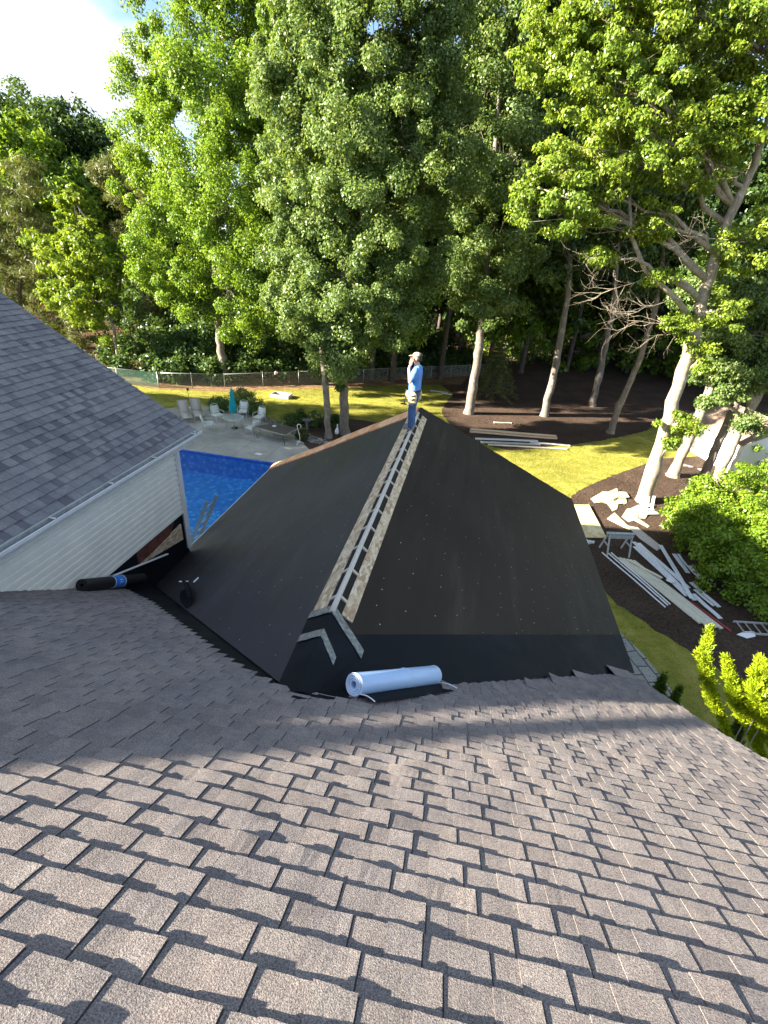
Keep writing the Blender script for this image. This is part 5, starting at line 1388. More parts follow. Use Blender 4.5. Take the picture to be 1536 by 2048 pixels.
for z, r_ in pr:
    for j in range(n):
        a = 2*math.pi*j/n; rr = r_*(1+0.22*math.cos(8*a)*(1 if z < 2.4 else 0.2)+0.06*math.sin(3*a+z*2)); vs.append((rr*math.cos(a), rr*math.sin(a), z+(0.05*math.cos(8*a) if z < 1.05 else 0)))
for i in range(len(pr)-1):
    for j in range(n): fs.append((i*n+j, i*n+(j+1) % n, (i+1)*n+(j+1) % n, (i+1)*n+j))
mb.add(vs, fs); mb.build('canopy', M['teal'], t, smooth=True)
mb = MB(); mb.sphere((0, 0, 2.57), 0.03, 8); mb.build('finial', M['frame_tan'], t, smooth=True)
# long dark table
A, B_, C_, D_ = [gp(*p, 0.74) for p in ((508.6, 852.5), (546, 846.6), (595, 856), (570, 869))]
ctr = (A+B_+C_+D_)/4; t = thing('patio_table', 'long brown rectangular patio table holding a white dish', 'table', (ctr[0], ctr[1], deckz))
loc = np.array((ctr[0], ctr[1], deckz))
mb = MB(); mb.prism([A, B_, C_, D_], (0, 0, -0.028)); mb.build('table_top', M['table_dark'], t, origin=loc, bevel=0.008)
mb = MB()
for p, q in ((A, B_), (B_, C_), (C_, D_), (D_, A)):
    mb.bar(p*0.97+ctr*0.03-np.array((0, 0, .05)), q*0.97+ctr*0.03-np.array((0, 0, .05)), 0.03, 0.05)
m1, m2 = (A+B_)/2, (C_+D_)/2
mb.tube([m1*0.85+ctr*0.15-np.array((0, 0, 0.55)), m2*0.85+ctr*0.15-np.array((0, 0, 0.55))], 0.014, 6)
mb.build('frame', M['frame_tan'], t, origin=loc)
for p, p2 in ((A, B_), (B_, A), (C_, D_), (D_, C_)):
    mb = MB(); a = p*0.88+ctr*0.12; b_ = p*0.93+ctr*0.07
    mb.tube([(a[0], a[1], 0.70), ((a*0.8+ctr*0.2)[0], (a*0.8+ctr*0.2)[1], 0.45), (b_[0], b_[1], 0.22), (a[0], a[1], deckz)], 0.017, 7); mb.build('leg', M['iron'], t, origin=loc, smooth=True)
c = gp(548.5, 852.5, 0.76); mb = MB()
mb.lathe([(0.02, -0.014), (0.10, -0.014), (0.135, 0.03), (0.125, 0.035), (0.095, 0.0), (0.02, -0.002)], 20, c)
tag(mb.build('dish', M['white'], None, origin=c, smooth=True), 'round white dish on the long brown patio table', 'dish')
# white scrolled hook stand
b_ = gp(598, 888); t = thing('hook_stand', 'white scrolled plant hook stand at the end of the brown table', 'plant stand', (b_[0], b_[1], deckz))
mb = MB(); pts = []
for i in range(18):
    u = i/17; pts.append((0.16*math.sin(u*3.0)*(1-u)-0.10*u, 0.0, 0.05+1.05*u))
for i in range(9):
    a = math.pi-i*math.pi/6.5; pts.append((0.02+0.12*math.cos(a), 0, 1.10+0.12*math.sin(a)))
mb.tube(pts, 0.02, 8); mb.build('hook', M['white'], t, smooth=True)
for k in range(3):
    a = k*2.09+0.4; mb = MB(); mb.tube([(0, 0, 0.16), (0.16*math.cos(a), 0.16*math.sin(a), 0.11), (0.30*math.cos(a), 0.30*math.sin(a), 0.015)], 0.02, 7); mb.build('foot', M['white'], t, smooth=True)
# birdbath, statue, plants of the flower bed
b_ = gp(614, 862); t = thing('birdbath', 'dark pedestal birdbath among the flowers behind the brown table', 'birdbath', (b_[0], b_[1], 0))
mb = MB(); mb.lathe([(0.17, 0), (0.17, 0.05), (0.10, 0.10), (0.07, 0.3), (0.09, 0.5), (0.07, 0.58), (0.08, 0.62)], 18); mb.build('pedestal', M['birdbath'], t, smooth=True)
mb = MB(); mb.lathe([(0.06, 0.62), (0.20, 0.66), (0.29, 0.75), (0.27, 0.76), (0.18, 0.70), (0.02, 0.68)], 22); mb.build('bowl', M['birdbath'], t, smooth=True)
b_ = gp(674, 868); t = thing('garden_statue', 'small white garden goose statue at the foot of the maple', 'statue', (b_[0], b_[1], 0))
mb = MB(); mb.rings([(0, 0, 0.0, 0.10, 0.13), (0, 0, 0.06, 0.14, 0.19), (0, 0.01, 0.18, 0.15, 0.20), (0, 0.03, 0.30, 0.11, 0.14), (0, 0.07, 0.40, 0.055, 0.06), (0, 0.09, 0.52, 0.04, 0.045), (0, 0.10, 0.58, 0.052, 0.065), (0, 0.10, 0.63, 0.02, 0.03)], 14)
mb.tube([(0, 0.15, 0.58), (0, 0.21, 0.565)], [0.022, 0.006], 6); mb.build('body', M['white'], t, smooth=True)
def small_plant(px, py, r, h, lm, seed, name, label, flowers=None, cat='plant'):
    b_ = gp(px, py); c = np.array((b_[0], b_[1], h*0.5))
    t = shrub(name, label, cat, b_, [(c, r, r, h*0.5)], 60, 60, r*0.42, 0.13, 0.06, lm, seed, stems=True)
    if flowers:
        rg = np.random.default_rng(seed); mb = MB()
        for i in range(flowers[1]):
            d = unit(rg.normal(size=3)*np.array((1, 1, 0.8))+np.array((0, -0.4, 0.5))); mb.sphere(c+d*np.array((r, r, h*0.5))*1.12, (0.045, 0.045, 0.035), 6)
        mb.build('flowers', flowers[0], t, origin=np.array((b_[0], b_[1], 0.0)), smooth=True)
small_plant(632, 852, 0.45, 0.85, M['leaf_maple'], 101, 'flower_bush', 'yellow flowering bush right of the birdbath', (M['petal_y'], 13), 'bush')
small_plant(596, 850, 0.75, 0.8, M['leaf_dark'], 102, 'garden_bush', 'low dark green bush left of the birdbath', None, 'bush')
small_plant(604, 877, 0.32, 0.6, M['leaf_dark'], 103, 'flower_bush', 'dark red flowering plant by the white hook stand', (M['petal_r'], 16), 'bush')
small_plant(668, 856, 0.45, 0.9, M['leaf_dark'], 104, 'garden_bush', 'dark leafy plant between the two maple trunks', None, 'bush')
small_plant(440, 822, 0.6, 0.9, M['leaf_maple'], 105, 'patio_shrub', 'small grey green shrub left of the teal umbrella on the lawn edge', None, 'bush')
small_plant(487, 818, 0.75, 1.35, M['leaf_maple'], 106, 'patio_shrub', 'taller yellow flecked shrub just right of the teal umbrella', (M['petal_y'], 8), 'bush')
small_plant(510, 826, 0.6, 0.9, M['leaf_maple'], 107, 'patio_shrub', 'low shrub over the river stones right of the far chair', None, 'bush')
# river stones along the deck edge
line = [gp(425, 822), gp(470, 826), gp(500, 832), gp(530, 843), gp(560, 856), gp(588, 868), gp(620, 884), gp(650, 890)]
rg = np.random.default_rng(31); mb = MB()
for i in range(420):
    u = rg.random()*(len(line)-1); k = int(u); p = line[k]*(1-(u-k))+line[k+1]*(u-k); d = line[k+1]-line[k]; nn = unit((-d[1], d[0], 0))
    s = rg.uniform(0.04, 0.10); mb.sphere(p+nn*rg.uniform(-0.1, 0.75)+np.array((0, 0, s*0.45)), (s*rg.uniform(.9, 1.5), s*rg.uniform(.8, 1.2), s*0.7), 6)
tag(mb.build('river_stones', M['stone'], smooth=True), 'band of rounded grey river stones along the patio edge', 'stones', kind='stuff')
# small things on lawn and deck
b_ = gp(378, 801); t = thing('garden_stake', 'thin dark stake with a small box standing in the lawn', 'stake', (b_[0], b_[1], 0))
mb = MB(); mb.tube([(0, 0, 0), (0, 0, 0.75)], 0.016, 6); mb.build('post', M['iron'], t)
mb = MB(); mb.box((0, 0, 0.82), (0.14, 0.10, 0.17)); mb.build('box', M['iron'], t, bevel=0.01)
b_ = gp(563, 794); c = np.array((b_[0], b_[1], 0.0)); t = thing('raised_bed', 'low open timber box lying on the sunlit lawn', 'raised bed', c)
for k, (dx, dy, sx, sy) in enumerate(((0, -0.45, 1.45, 0.05), (0, 0.45, 1.45, 0.05), (-0.70, 0, 0.05, 0.85), (0.70, 0, 0.05, 0.85))):
    mb = MB(); mb.box((dx, dy, 0.13), (sx, sy, 0.26)); mb.build('side_board', M['grey_wood'], t, bevel=0.006)
mb = MB(); mb.box((0, 0, 0.05), (1.3, 0.8, 0.04)); mb.build('soil_fill', M['lumber'], t)
c = gp(517, 908, deckz+0.01); mb = MB(); mb.prism([c+np.array(p) for p in ((-0.22, -0.10, 0), (0.15, -0.16, 0), (0.24, 0.06, 0), (-0.1, 0.14, 0))], (0, 0, 0.02))
tag(mb.build('paper_sheet', M['white'], None, origin=c), 'crumpled white sheet on the deck near the pool edge', 'paper')
for k, (px, py, L, a, lab) in enumerate(((878, 783, 1.6, 0.1, 'longer flat white board lying on lawn beyond the worker'), (893, 787, 1.0, -0.25, 'shorter flat white board beside the longer one on the far lawn'))):
    c = gp(px, py, 0.03); mb = MB(); mb.box((0, 0, 0), (L, 0.3, 0.03)); o = mb.build('white_board', M['white_wood'], None, bevel=0.004); o.location = V(c); o.rotation_euler = (0, 0.02, a)
    tag(o, lab, 'board', 'white boards on the far lawn')

# lumber in the grove
def board(name, a, b_, w, h, z, mat, label, cat='board', group=None, tilt=0.0):
    p, q = gp(*a, z), gp(*b_, z); c = (p+q)/2; L = np.linalg.norm(q-p); d = q-p
    mb = MB(); k = 6; vs = []; fs = []
    for i in range(k+1):
        x = -L/2+L*i/k; s_ = 0.006*math.sin(i*1.3+L)
        for (y, zz) in ((-w/2, -h/2), (w/2, -h/2), (w/2, h/2), (-w/2, h/2)): vs.append((x, y+s_, zz+s_*0.6))
    for i in range(k):
        for j in range(4): fs.append((4*i+j, 4*i+4+j, 4*i+4+(j+1) % 4, 4*i+(j+1) % 4))
    fs += [(3, 2, 1, 0), (4*k, 4*k+1, 4*k+2, 4*k+3)]
    mb.add(vs, fs); o = mb.build(name, mat, None, bevel=min(w, h)*0.15); o.location = V(c); o.rotation_euler = (tilt, 0, math.atan2(d[1], d[0]))
    return tag(o, label, cat, group)
G1 = 'boards stacked in the mulch grove'
board('lumber_board', (940, 862), (1113, 876), 0.30, 0.14, 0.10, M['lumber'], 'thick peach coloured lumber board, farthest of the grove boards', group=G1)
board('lumber_board', (941, 858), (1112, 872), 0.16, 0.10, 0.27, M['lumber'], 'narrow lumber board stacked on top of the thick peach one', group=G1)
board('lumber_board', (951, 877), (1075, 882), 0.22, 0.07, 0.06, M['white_wood'], 'white painted board in front of the peach lumber', group=G1)
board('lumber_board', (1060, 884), (1139, 891), 0.16, 0.06, 0.05, M['white_wood'], 'short white board continuing the line towards the oak', group=G1)
board('lumber_board', (962, 884), (1080, 889), 0.20, 0.08, 0.05, M['grey_wood'], 'grey weathered board between the white and the cream ones', group=G1)
board('lumber_board', (976, 889), (1133, 898), 0.16, 0.06, 0.05, M['cream_wood'], 'cream board nearest the lawn among the grove boards', group=G1)
board('lumber_board', (988, 845), (1022, 846), 0.16, 0.06, 0.05, M['lumber'], 'short plank lying alone in the mulch behind the lumber', group=G1)
# sheet stack and scraps beside the felted roof
P4 = [gp(*p, 0.10) for p in ((1143, 1009), (1177, 1009), (1212, 1074), (1168, 1074))]
c = sum(P4)/4; c[2] = 0
for k in range(2):
    mb = MB(); mb.prism([p+np.array((0.02*k, -0.03*k, -0.06+0.05*k)) for p in P4], (0, 0, 0.02))
    tag(mb.build('plywood_sheet', M['pine_sheet'], None, origin=c), ['lower yellow plywood sheet lying in mulch by the felted eave', 'upper yellow plywood sheet on the pair by the felted eave'][k], 'plywood sheet', 'yellow plywood sheets')
for k, (a, b_) in enumerate((((1170, 1080), (1180, 1086)), ((1178, 1083), (1188, 1085)))):
    board('timber_block', a, b_, 0.12, 0.1, 0.06, M['white_wood'], ['left small white block under the plywood sheet corner', 'right small white block under the plywood sheet corner'][k], 'block', 'white blocks by the plywood')
def scrap(name, px, py, pts, z, mat, label, group, tilt=0.0, cat='plywood scrap'):
    """pts in photograph offsets from (px, py)"""
    P = [gp(px+x, py+y, z) for x, y in pts]; c = sum(P)/len(P)
    if gp is None: return
    rg_ = np.array([p-c for p in P]); d = np.array((tilt*0.6, tilt, 0))
    P = [p+np.array((0, 0, float(np.dot(q, d)))) for p, q in zip(P, rg_)]
    mb = MB(); mb.prism(P, (0, 0, -0.018)); o = mb.build(name, mat, None, origin=c); return tag(o, label, cat, group)
G2 = 'yellow plywood scraps by the oak'
sc = [((1222, 988), [(-14, -1), (12, -12), (16, 4), (2, 12)], 0.14, 'topmost pointed yellow scrap of the heap left of the oak'), ((1210, 994), [(-28, 2), (-5, -10), (20, -8), (10, 8), (-20, 10)], 0.08, 'large yellow scrap forming the left side of the heap'),
      ((1240, 988), [(-18, -6), (12, -4), (19, 6), (-6, 8)], 0.11, 'yellow scrap at the right side of the heap'), ((1228, 1000), [(-22, 4), (-8, -7), (18, -4), (20, 6), (0, 9)], 0.06, 'yellow scrap at the front of the heap'), ((1228, 1012), [(-13, -5), (9, -6), (6, 6), (-3, 10)], 0.03, 'yellow scrap slipped off the front of the heap'), ((1246, 999), [(-6, -9), (4, -7), (8, 6), (2, 9)], 0.05, 'small grey edged scrap between the heap and the oak')]
for (a, pts, z, lab) in sc: scrap('plywood_scrap', *a, pts, z, M['pine_sheet'], lab, G2, rnd.uniform(-0.06, 0.06))
G3 = 'pale offcuts at the foot of the oak'
sw = [((1280, 1016), [(-24, 3), (-6, -5), (20, 1), (14, 6), (-10, 8)], 0.10, M['white_wood'], 'white offcut on top of the pile before the oak'), ((1300, 1020), [(-20, -3), (8, -2), (18, 8), (-14, 9)], 0.07, M['white_wood'], 'white offcut at the right end of the pile before the oak'), ((1262, 1026), [(-18, 6), (-8, -8), (12, -2), (14, 12), (-4, 16)], 0.06, M['pine_sheet'], 'yellowish offcut at the left of the pile before the oak'),
      ((1283, 1030), [(-14, -6), (14, -4), (8, 6), (-12, 5)], 0.05, M['cream_wood'], 'cream offcut in the middle of the pile before the oak'), ((1272, 1042), [(-12, -6), (0, -8), (27, 10), (24, 12)], 0.04, M['pine_sheet'], 'long yellow wedge pointing right below the white offcuts'), ((1290, 1012), [(-16, -2), (14, -4), (16, 0), (-14, 4)], 0.12, M['white_wood'], 'thin white strip lying across the pile before the oak')]
for (a, pts, z, m_, lab) in sw: scrap('wood_offcut', *a, pts, z, m_, lab, G3, rnd.uniform(-0.05, 0.05), 'offcut')
scrap('plywood_wedge', 1245, 1042, [(-31, -5), (-16, -17), (17, 15), (15, 18)], 0.03, M['pine_sheet'], 'long yellow wedge left of the white offcuts, half in shade', 'yellow plywood wedges', 0)
scrap('plywood_wedge', 1290, 1075, [(-36, -24), (-14, -20), (36, 20), (24, 26), (-10, 2)], 0.05, M['grey_wood'], 'brownish shaded board behind the sawhorse pointing to the siding', 'yellow plywood wedges', 0)
for k, (xa, xb, ya, yb) in enumerate(((1297, 1291, 993, 1024), (1308, 1302, 992, 1025))):
    q = gp(xb, yb, 0.02); p = atx(xa, ya, q[0]+0.0); p = at(xa, ya, q[1]+0.18); mb = MB(); mb.bar(q, p, 0.13, 0.025, (0, -1, 0.2))
    tag(mb.build('leaning_board', M['white_wood'], None, origin=q), ['left white board leaning on the oak trunk', 'right white board leaning on the oak trunk'][k], 'board', 'white boards against the oak')

# sawhorse
top1, top2 = gp(1217, 1066, 0.95), gp(1266, 1068, 0.95); c = (top1+top2)/2; c0 = np.array((c[0], c[1], 0.0))
t = thing('sawhorse', 'weathered grey sawhorse standing in mulch before the siding piles', 'sawhorse', c0)
d = unit(top2-top1); nn = np.array((-d[1], d[0], 0))
mb = MB(); mb.bar(top1-d*0.06, top2+d*0.06, 0.14, 0.045); mb.build('top_beam', M['saw'], t, origin=c0, bevel=0.005)
for s_ in (-1, 1):
    mb = MB(); mb.bar(top1+nn*s_*0.085-np.array((0, 0, .13)), top2+nn*s_*0.085-np.array((0, 0, .13)), 0.02, 0.2, (nn[0]*s_*0.3, nn[1]*s_*0.3, 1)); mb.build('side_rail', M['saw'], t, origin=c0, bevel=0.004)
for e in (top1+d*0.05, top2-d*0.05):
    for s_ in (-1, 1):
        p = e+nn*s_*0.06; q = np.array((e[0], e[1], 0))+nn*s_*0.36; mb = MB(); mb.bar(p-np.array((0, 0, .03)), q, 0.085, 0.035, (d[0], d[1], 0)); mb.build('leg', M['saw'], t, origin=c0, bevel=0.004)
    mb = MB(); a = e-np.array((0, 0, .5)); mb.bar(a-nn*0.2, a+nn*0.2, 0.07, 0.02); mb.build('brace', M['saw'], t, origin=c0)

# siding and trim piles
def long_piece(name, a, b_, w, h, z, mat, label, group, cat='trim piece', lip=True):
    o = board(name, a, b_, w, h, z, mat, label, cat, group); return o
c5 = lambda x, y: (1180+x*0.2318, 960+y*0.2318)
G4 = 'thin white strips in the mulch'
for k, (a, b_) in enumerate((((105, 625), (650, 1095)), ((160, 632), (672, 1078)), ((185, 628), (692, 1070)))):
    board('trim_strip', c5(*a), c5(*b_), 0.05, 0.035, 0.03, M['white'], ['outermost thin white strip nearest the felted roof', 'middle thin white strip of the three beside the cream boards', 'thin white strip closest to the cream boards'][k], 'trim strip', G4)
G5 = 'cream trim boards in the mulch'
cl = ['cream grooved board at the left edge of its bundle', 'second cream grooved board from the left of the bundle', 'cream grooved board in the middle of the bundle', 'fourth cream grooved board from the left of the bundle', 'cream grooved board next to the red pole', 'short cream board laid over the far end of the bundle']
for k in range(5):
    a = (255+k*30, 672+k*6); b_ = (955+k*45, 1232+k*12); z = 0.05+0.025*(k % 2)
    board('cream_board', c5(*a), c5(*b_), 0.15, 0.05, z, M['cream_wood'], cl[k], 'trim board', G5)
board('cream_board', c5(330, 690), c5(620, 845), 0.13, 0.03, 0.13, M['cream_wood'], cl[5], 'trim board', G5)
G6 = 'white siding boards in the mulch'
wl_ = [((385, 575), (840, 1000), 0.17, 0.05, 'white siding board at the left edge of its pile'), ((380, 535), (905, 1035), 0.17, 0.08, 'white siding board lying second from the left in its pile'), ((420, 545), (850, 930), 0.16, 0.11, 'white siding board on top of the left side of the pile'),
       ((610, 562), (880, 1020), 0.16, 0.15, 'white board crossing over the pile from upper left'), ((725, 640), (845, 800), 0.16, 0.05, 'short white board at the far side of the pile'), ((760, 640), (830, 735), 0.10, 0.04, 'shortest white board tucked behind the crossing one'), ((850, 740), (960, 850), 0.20, 0.04, 'short weathered white board nearest the shrub'),
       ((870, 885), (1115, 1095), 0.15, 0.04, 'white board at the right edge of the pile'), ((900, 945), (1065, 1085), 0.10, 0.03, 'narrow white board between two wider ones at the right'), ((890, 985), (1125, 1195), 0.17, 0.05, 'white board ending beside the red pole')]
for k, (a, b_, w, z, lab) in enumerate(wl_): board('siding_board', c5(*a), c5(*b_), w, 0.03, z, M['white_wood'], lab, 'siding board', G6)
scrap('siding_scrap', *c5(700, 850), [(-10, 2), (-2, -8), (6, 4), (10, 6), (0, 7)], 0.17, M['white_wood'], 'bent white scrap resting on the white siding pile', None, 0.1, 'scrap')
a, b_ = gp(*c5(860, 1045), 0.05), gp(*c5(1215, 1305), 0.03); mb = MB(); mb.tube([a, (a+b_)/2+np.array((0, 0, 0.01)), b_], 0.032, 10)
tag(mb.build('red_pole', M['red'], None, origin=a, smooth=True), 'dark red pole lying between the cream and white boards', 'pole')
# ladder lying on the ground
q1, q2 = gp(1466, 1243, 0.08), gp(1483, 1266, 0.08); dd = gp(1545, 1248, 0.08)-q1; dd[2] = 0; dd = unit(dd)
c0 = np.array((q1[0], q1[1], 0)); t = thing('aluminium_ladder', 'aluminium ladder lying on the mulch at the right edge', 'ladder', c0)
for q in (q1, q2):
    mb = MB(); mb.bar(q, q+dd*3.6, 0.03, 0.085); mb.build('ladder_rail', M['alu'], t, origin=c0, bevel=0.004)
for i in range(12):
    mb = MB(); s_ = dd*(0.12+0.29*i); mb.bar(q1+s_, q2+s_, 0.035, 0.03); mb.build('rung', M['alu'], t, origin=c0)
c = gp(1491, 1271, 0.10); mb = MB(); P = [gp(*p, 0.06+0.05*(i % 2)) for i, p in enumerate(((1473, 1269), (1490, 1263), (1508, 1263), (1511, 1273), (1494, 1277)))]
mb.prism(P, (0, 0, 0.008)); tag(mb.build('paper_sheet', M['white'], None, origin=c), 'folded white paper lying against the aluminium ladder', 'paper')
# shed at the right edge
sp = gp(1462, 951); sp[2] = 0
t = thing('garden_shed', 'white walled shed with brown shingled roof at the right edge', 'shed', sp, R(14))
mb = MB(); mb.box((2.2, 2.6, 1.05), (4.4, 5.2, 2.1)); mb.build('wall', M['white'], t)
mb = MB()
for s_ in (-1, 1): 
    xe = 2.2+s_*2.55
    mb.hexa([(xe, -0.25, 1.95), (2.2, -0.25, 3.2), (2.2, 5.45, 3.2), (xe, 5.45, 1.95), (xe, -0.25, 2.03), (2.2, -0.25, 3.28), (2.2, 5.45, 3.28), (xe, 5.45, 2.03)])
def brown_roof():
    m, nt, b, _ = new_mat('brown_shed_shingles'); br = N(nt, 'ShaderNodeTexBrick'); br.inputs['Scale'].default_value = 1; br.inputs['Brick Width'].default_value = 0.3; br.inputs['Row Height'].default_value = 0.15; br.inputs['Mortar Size'].default_value = 0.008
    br.inputs['Color1'].default_value = (0.34, 0.25, 0.18, 1); br.inputs['Color2'].default_value = (0.26, 0.19, 0.14, 1); br.inputs['Mortar'].default_value = (0.10, 0.07, 0.05, 1)
    t_ = N(nt, 'ShaderNodeTexCoord'); mpx = N(nt, 'ShaderNodeMapping'); mpx.inputs['Rotation'].default_value = (0, 0, R(90)); nt.links.new(t_.outputs['Object'], mpx.inputs['Vector']); nt.links.new(mpx.outputs[0], br.inputs['Vector']); nt.links.new(br.outputs['Color'], b.inputs['Base Color']); b.inputs['Roughness'].default_value = 0.9
    return m
mb.build('roof', brown_roof(), t)
mb = MB(); mb.prism([(0, 0, 2.1), (4.4, 0, 2.1), (2.2, 0, 3.15)], (0, 0.06, 0)); mb.build('gable', M['white'], t)
q = gp(1420, 922, 0.0); p = at(1450, 846, q[1]+0.7); mb = MB(); mb.bar(q, p, 0.42, 0.07, (0.3, -1, 0.2))
tag(mb.build('orange_plank', M['orange_wood'], None, origin=q, bevel=0.01), 'wide orange stained plank leaning behind the leaning trunks', 'plank')
for k, (px, py, r_) in enumerate(((1368, 930, 0.35), (1381, 933, 0.22), (1407, 940, 0.36))):
    c = gp(px, py, 0.03); mb = MB(); mb.sphere((0, 0, 0), (r_, r_*0.7, 0.05), 9); o = mb.build('flat_stone', M['stone'], None, smooth=True); o.location = V(c)
    tag(o, ['flat pale stone left in the sunlit mulch behind the oak', 'smallest flat stone beside the left one', 'flat stone nearest the leaning trunks'][k], 'stone', 'flat stones in the mulch')

# ================================================================== THE WORKER ON THE RIDGE
mt = gp(829, 858, RZ+0.07); base = np.array((0.0, mt[1], RZ+0.068))
M['skin'] = simple('sunlit_skin', (0.58, 0.34, 0.24), 0.55, 0.08, 14, 0.03)
M['shirt'] = simple('blue_cotton_shirt', (0.10, 0.27, 0.66), 0.85, 0.12, 6, 0.5, dist=0.02)
M['jeans'] = simple('blue_denim', (0.045, 0.10, 0.23), 0.9, 0.3, 9, 0.5, dist=0.015)
M['boot'] = simple('grey_work_shoe', (0.20, 0.20, 0.21), 0.8, 0.2, 14, 0.1)
M['cap'] = simple('grey_tan_cap', (0.36, 0.31, 0.26), 0.85, 0.15, 12, 0.1)
M['cap_back'] = simple('dark_cap_mesh', (0.07, 0.06, 0.055), 0.85, 0.15, 30, 0.1)
M['hair'] = simple('dark_short_hair', (0.05, 0.035, 0.025), 0.8, 0.3, 40, 0.2)
M['pouch'] = simple('tan_leather_pouch', (0.58, 0.45, 0.26), 0.7, 0.2, 8, 0.15)
M['pouch_dark'] = simple('dark_leather', (0.06, 0.04, 0.028), 0.7, 0.2, 8, 0.1)
man = thing('person', 'man in blue t-shirt, jeans and cap standing on the ridge with phone at ear', 'person', base, R(82))
# local frame: faces +Y, his left side is -X (towards the camera)
def remesh(o, vox, it=6, fac=0.6):
    r_ = o.modifiers.new('remesh', 'REMESH'); r_.mode = 'VOXEL'; r_.voxel_size = vox; r_.use_smooth_shade = True
    s_ = o.modifiers.new('smooth', 'SMOOTH'); s_.iterations = it; s_.factor = fac
    return o
def chain(mb, pts, rad, n=12):
    mb.tube(pts, rad, n)
    for p, r_ in zip(pts, rad): mb.sphere(p, r_*0.99, 10)
mb = MB()    # body: head, neck, torso, arms, hands, legs in one surface
mb.sphere((0, 0.035, 1.625), (0.074, 0.092, 0.108), 16)
mb.sphere((0, 0.075, 1.56), (0.050, 0.048, 0.048), 12)        # jaw and chin
mb.sphere((0, 0.132, 1.605), (0.014, 0.020, 0.020), 8); mb.tube([(0, 0.118, 1.645), (0, 0.140, 1.602)], [0.010, 0.015], 8)   # nose
mb.sphere((0, 0.115, 1.648), (0.050, 0.020, 0.012), 8)        # brow
for sx in (-1, 1): mb.sphere((sx*0.076, 0.015, 1.615), (0.012, 0.024, 0.034), 8)    # ears
mb.sphere((0, 0.112, 1.562), (0.026, 0.016, 0.009), 8); mb.sphere((0, 0.110, 1.547), (0.024, 0.016, 0.010), 8)   # lips
chain(mb, [(0, 0.0, 1.40), (0, 0.018, 1.56)], [0.062, 0.054])
mb.rings([(0, 0, 0.86, 0.15, 0.10), (0, 0, 0.98, 0.155, 0.105), (0, 0.0, 1.15, 0.15, 0.10), (0, -0.01, 1.32, 0.175, 0.105), (0, -0.015, 1.41, 0.14, 0.08), (0, -0.01, 1.45, 0.07, 0.06)], 16)
LA = [(-0.185, -0.01, 1.385), (-0.235, 0.075, 1.135), (-0.135, 0.155, 1.395), (-0.108, 0.125, 1.515)]      # raised arm
chain(mb, LA[:2], [0.052, 0.043]); chain(mb, LA[1:3], [0.043, 0.029])
RA = [(0.185, -0.01, 1.385), (0.225, 0.02, 1.11), (0.19, 0.15, 0.90)]
chain(mb, RA[:2], [0.052, 0.042]); chain(mb, RA[1:], [0.042, 0.028])
for sx, yk in ((-0.085, 0.0), (0.085, 0.02)): chain(mb, [(sx, 0, 0.88), (sx*1.02, yk+0.02, 0.48), (sx*1.05, yk-0.01, 0.10)], [0.082, 0.056, 0.042])
mb.tube([LA[2], (-0.118, 0.145, 1.46)], [0.028, 0.030], 10)
mb.sphere((-0.108, 0.125, 1.505), (0.022, 0.042, 0.048), 10)         # raised palm
mb.tube([(0.19, 0.15, 0.90), (0.19, 0.175, 0.85)], [0.028, 0.03], 10); mb.sphere((0.19, 0.185, 0.82), (0.022, 0.038, 0.045), 10)
o = mb.build('body', M['skin'], man); remesh(o, 0.009, 4, 0.5)
def fingers(name, spec):
    for pts, r_ in spec:
        mb = MB(); chain(mb, pts, [r_, r_*0.95, r_*0.8], 8); mb.build(name, M['skin'], man, smooth=True)
fingers('finger', [([(-0.112, 0.155, 1.535), (-0.106, 0.150, 1.575), (-0.098, 0.132, 1.605)], 0.0085), ([(-0.112, 0.135, 1.545), (-0.106, 0.130, 1.590), (-0.097, 0.112, 1.622)], 0.009), ([(-0.112, 0.115, 1.543), (-0.106, 0.108, 1.585), (-0.097, 0.092, 1.615)], 0.0088), ([(-0.110, 0.097, 1.535), (-0.105, 0.090, 1.568), (-0.097, 0.078, 1.592)], 0.0078), ([(-0.100, 0.160, 1.505), (-0.090, 0.160, 1.540), (-0.086, 0.142, 1.568)], 0.010)])
fingers('finger', [([(0.19, 0.212, 0.79), (0.185, 0.225, 0.755), (0.175, 0.220, 0.725)], 0.0085), ([(0.19, 0.195, 0.783), (0.185, 0.207, 0.745), (0.175, 0.200, 0.712)], 0.009), ([(0.19, 0.178, 0.783), (0.185, 0.187, 0.748), (0.175, 0.180, 0.718)], 0.0088), ([(0.19, 0.160, 0.787), (0.185, 0.167, 0.757), (0.175, 0.162, 0.732)], 0.0078), ([(0.175, 0.215, 0.83), (0.160, 0.232, 0.80), (0.152, 0.235, 0.775)], 0.010)])
for sx in (-1, 1):
    mb = MB(); mb.sphere((sx*0.030, 0.116, 1.632), (0.012, 0.008, 0.008), 8); mb.build('eye', M['white'], man, smooth=True)
mb = MB()    # shirt
mb.rings([(0, 0.005, 0.88, 0.172, 0.132), (0, 0.012, 0.98, 0.170, 0.138), (0, 0.012, 1.12, 0.168, 0.134), (0, 0.0, 1.30, 0.192, 0.130), (0, -0.012, 1.40, 0.165, 0.100), (0, -0.008, 1.445, 0.095, 0.078), (0, 0.0, 1.468, 0.072, 0.070)], 20)
chain(mb, [(-0.165, -0.01, 1.375), (-0.222, 0.035, 1.225)], [0.078, 0.072]); chain(mb, [(0.165, -0.01, 1.375), (0.212, 0.005, 1.215)], [0.078, 0.072])
o = mb.build('shirt', M['shirt'], man); remesh(o, 0.012, 3, 0.5)
mb = MB()    # jeans
mb.rings([(0, 0, 0.80, 0.165, 0.118), (0, 0, 0.92, 0.165, 0.12), (0, 0, 0.96, 0.158, 0.116)], 18)
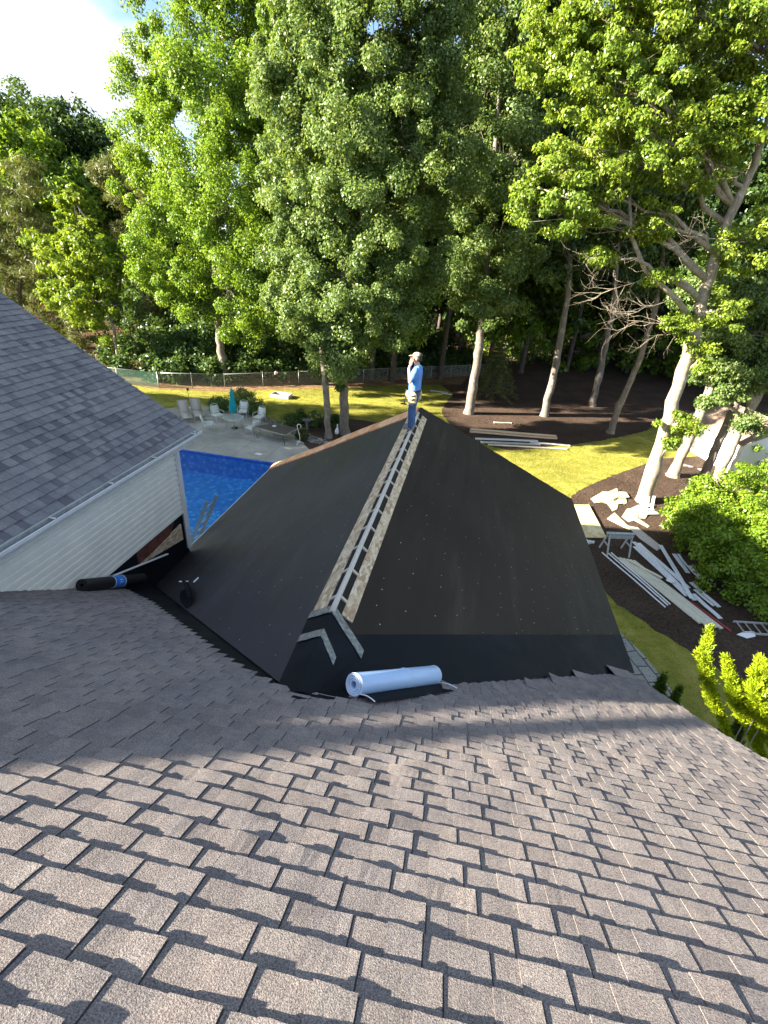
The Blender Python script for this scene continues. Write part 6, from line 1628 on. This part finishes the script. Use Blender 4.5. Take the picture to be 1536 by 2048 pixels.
for sx, yk in ((-0.085, 0.0), (0.085, 0.02)): chain(mb, [(sx, 0, 0.84), (sx*1.02, yk+0.015, 0.48), (sx*1.05, yk-0.005, 0.095)], [0.098, 0.082, 0.075])
o = mb.build('jeans', M['jeans'], man); remesh(o, 0.012, 3, 0.5)
for sx, yk in ((-0.09, 0.0), (0.09, 0.02)):
    mb = MB(); mb.sphere((sx, yk+0.05, 0.045), (0.050, 0.135, 0.048), 12); mb.sphere((sx, yk-0.03, 0.07), (0.048, 0.065, 0.07), 12); mb.rings([(sx, yk+0.045, 0.0, 0.046, 0.135), (sx, yk+0.045, 0.03, 0.05, 0.142)], 14)
    o = mb.build('shoe', M['boot'], man); remesh(o, 0.009, 3, 0.5)
mb = MB(); mb.sphere((0, 0.0, 1.615), (0.078, 0.085, 0.085), 14); o = mb.build('hair', M['hair'], man, smooth=True)
mb = MB(); n = 20; rr = []
for i in range(8):
    a = i/7*math.pi/2*0.98; rr.append((0, 0.028, 1.668+0.078*math.sin(a), max(0.004, 0.088*math.cos(a)), max(0.004, 0.106*math.cos(a))))
mb.rings(rr, n); mb.build('cap', M['cap'], man, smooth=True)
mb = MB(); mb.rings([(0, -0.030, 1.665, 0.080, 0.062), (0, -0.030, 1.70, 0.078, 0.058), (0, -0.02, 1.73, 0.058, 0.04)], 16); mb.build('cap_back', M['cap_back'], man, smooth=True)
mb = MB(); vs = []; fs = []
for i in range(9):
    a = math.pi*(0.12+0.76*i/8)
    for u in (0, 1):
        vs.append(((0.088+0.0*u)*math.cos(a)*(1 if u == 0 else 0.80), 0.028+0.106*math.sin(a)+u*(0.085*math.sin(a)), 1.676-0.022*u*math.sin(a)))
for i in range(8): fs.append((2*i, 2*i+1, 2*i+3, 2*i+2))
mb.add(vs, fs); o = mb.build('cap_brim', M['cap'], man, smooth=True); o.modifiers.new('s', 'SOLIDIFY').thickness = 0.008
mb = MB(); mb.rings([(0, 0.005, 0.90, 0.182, 0.142), (0, 0.005, 0.945, 0.182, 0.142)], 20); mb.build('tool_belt', M['pouch_dark'], man, smooth=True)
for sx, y in ((-1, 0.02), (1, 0.0)):
    mb = MB()
    mb.sphere((sx*0.195, y-0.02, 0.80), (0.045, 0.115, 0.125), 12); mb.sphere((sx*0.185, y+0.07, 0.85), (0.04, 0.07, 0.085), 12); mb.sphere((sx*0.185, y-0.03, 0.70), (0.045, 0.10, 0.07), 12)
    o = mb.build('tool_pouch', M['pouch'], man); remesh(o, 0.011, 2, 0.5)
    mb = MB()
    for k in range(3): mb.tube([(sx*0.243, y-0.10+0.02*k, 0.86-0.085*k), (sx*0.246, y-0.01, 0.825-0.085*k), (sx*0.236, y+0.09, 0.885-0.085*k)], 0.012, 6)
    mb.build('pouch_flap', M['pouch_dark'], man, smooth=True)
mb = MB(); mb.tube([(-0.12, 0.165, 0.93), (-0.135, 0.19, 0.62)], 0.014, 8); mb.box((-0.137, 0.20, 0.60), (0.028, 0.13, 0.03)); mb.build('hammer', M['iron'], man)
mb = MB(); mb.box((-0.090, 0.115, 1.575), (0.010, 0.068, 0.14), rx=R(-18)); ph = mb.build('phone', M['cap_back'], None, bevel=0.004)
ph.matrix_world = Matrix.Translation(V(base)) @ Matrix.Rotation(R(82), 4, 'Z'); tag(ph, 'dark phone held to the ear of the man on the ridge', 'phone')
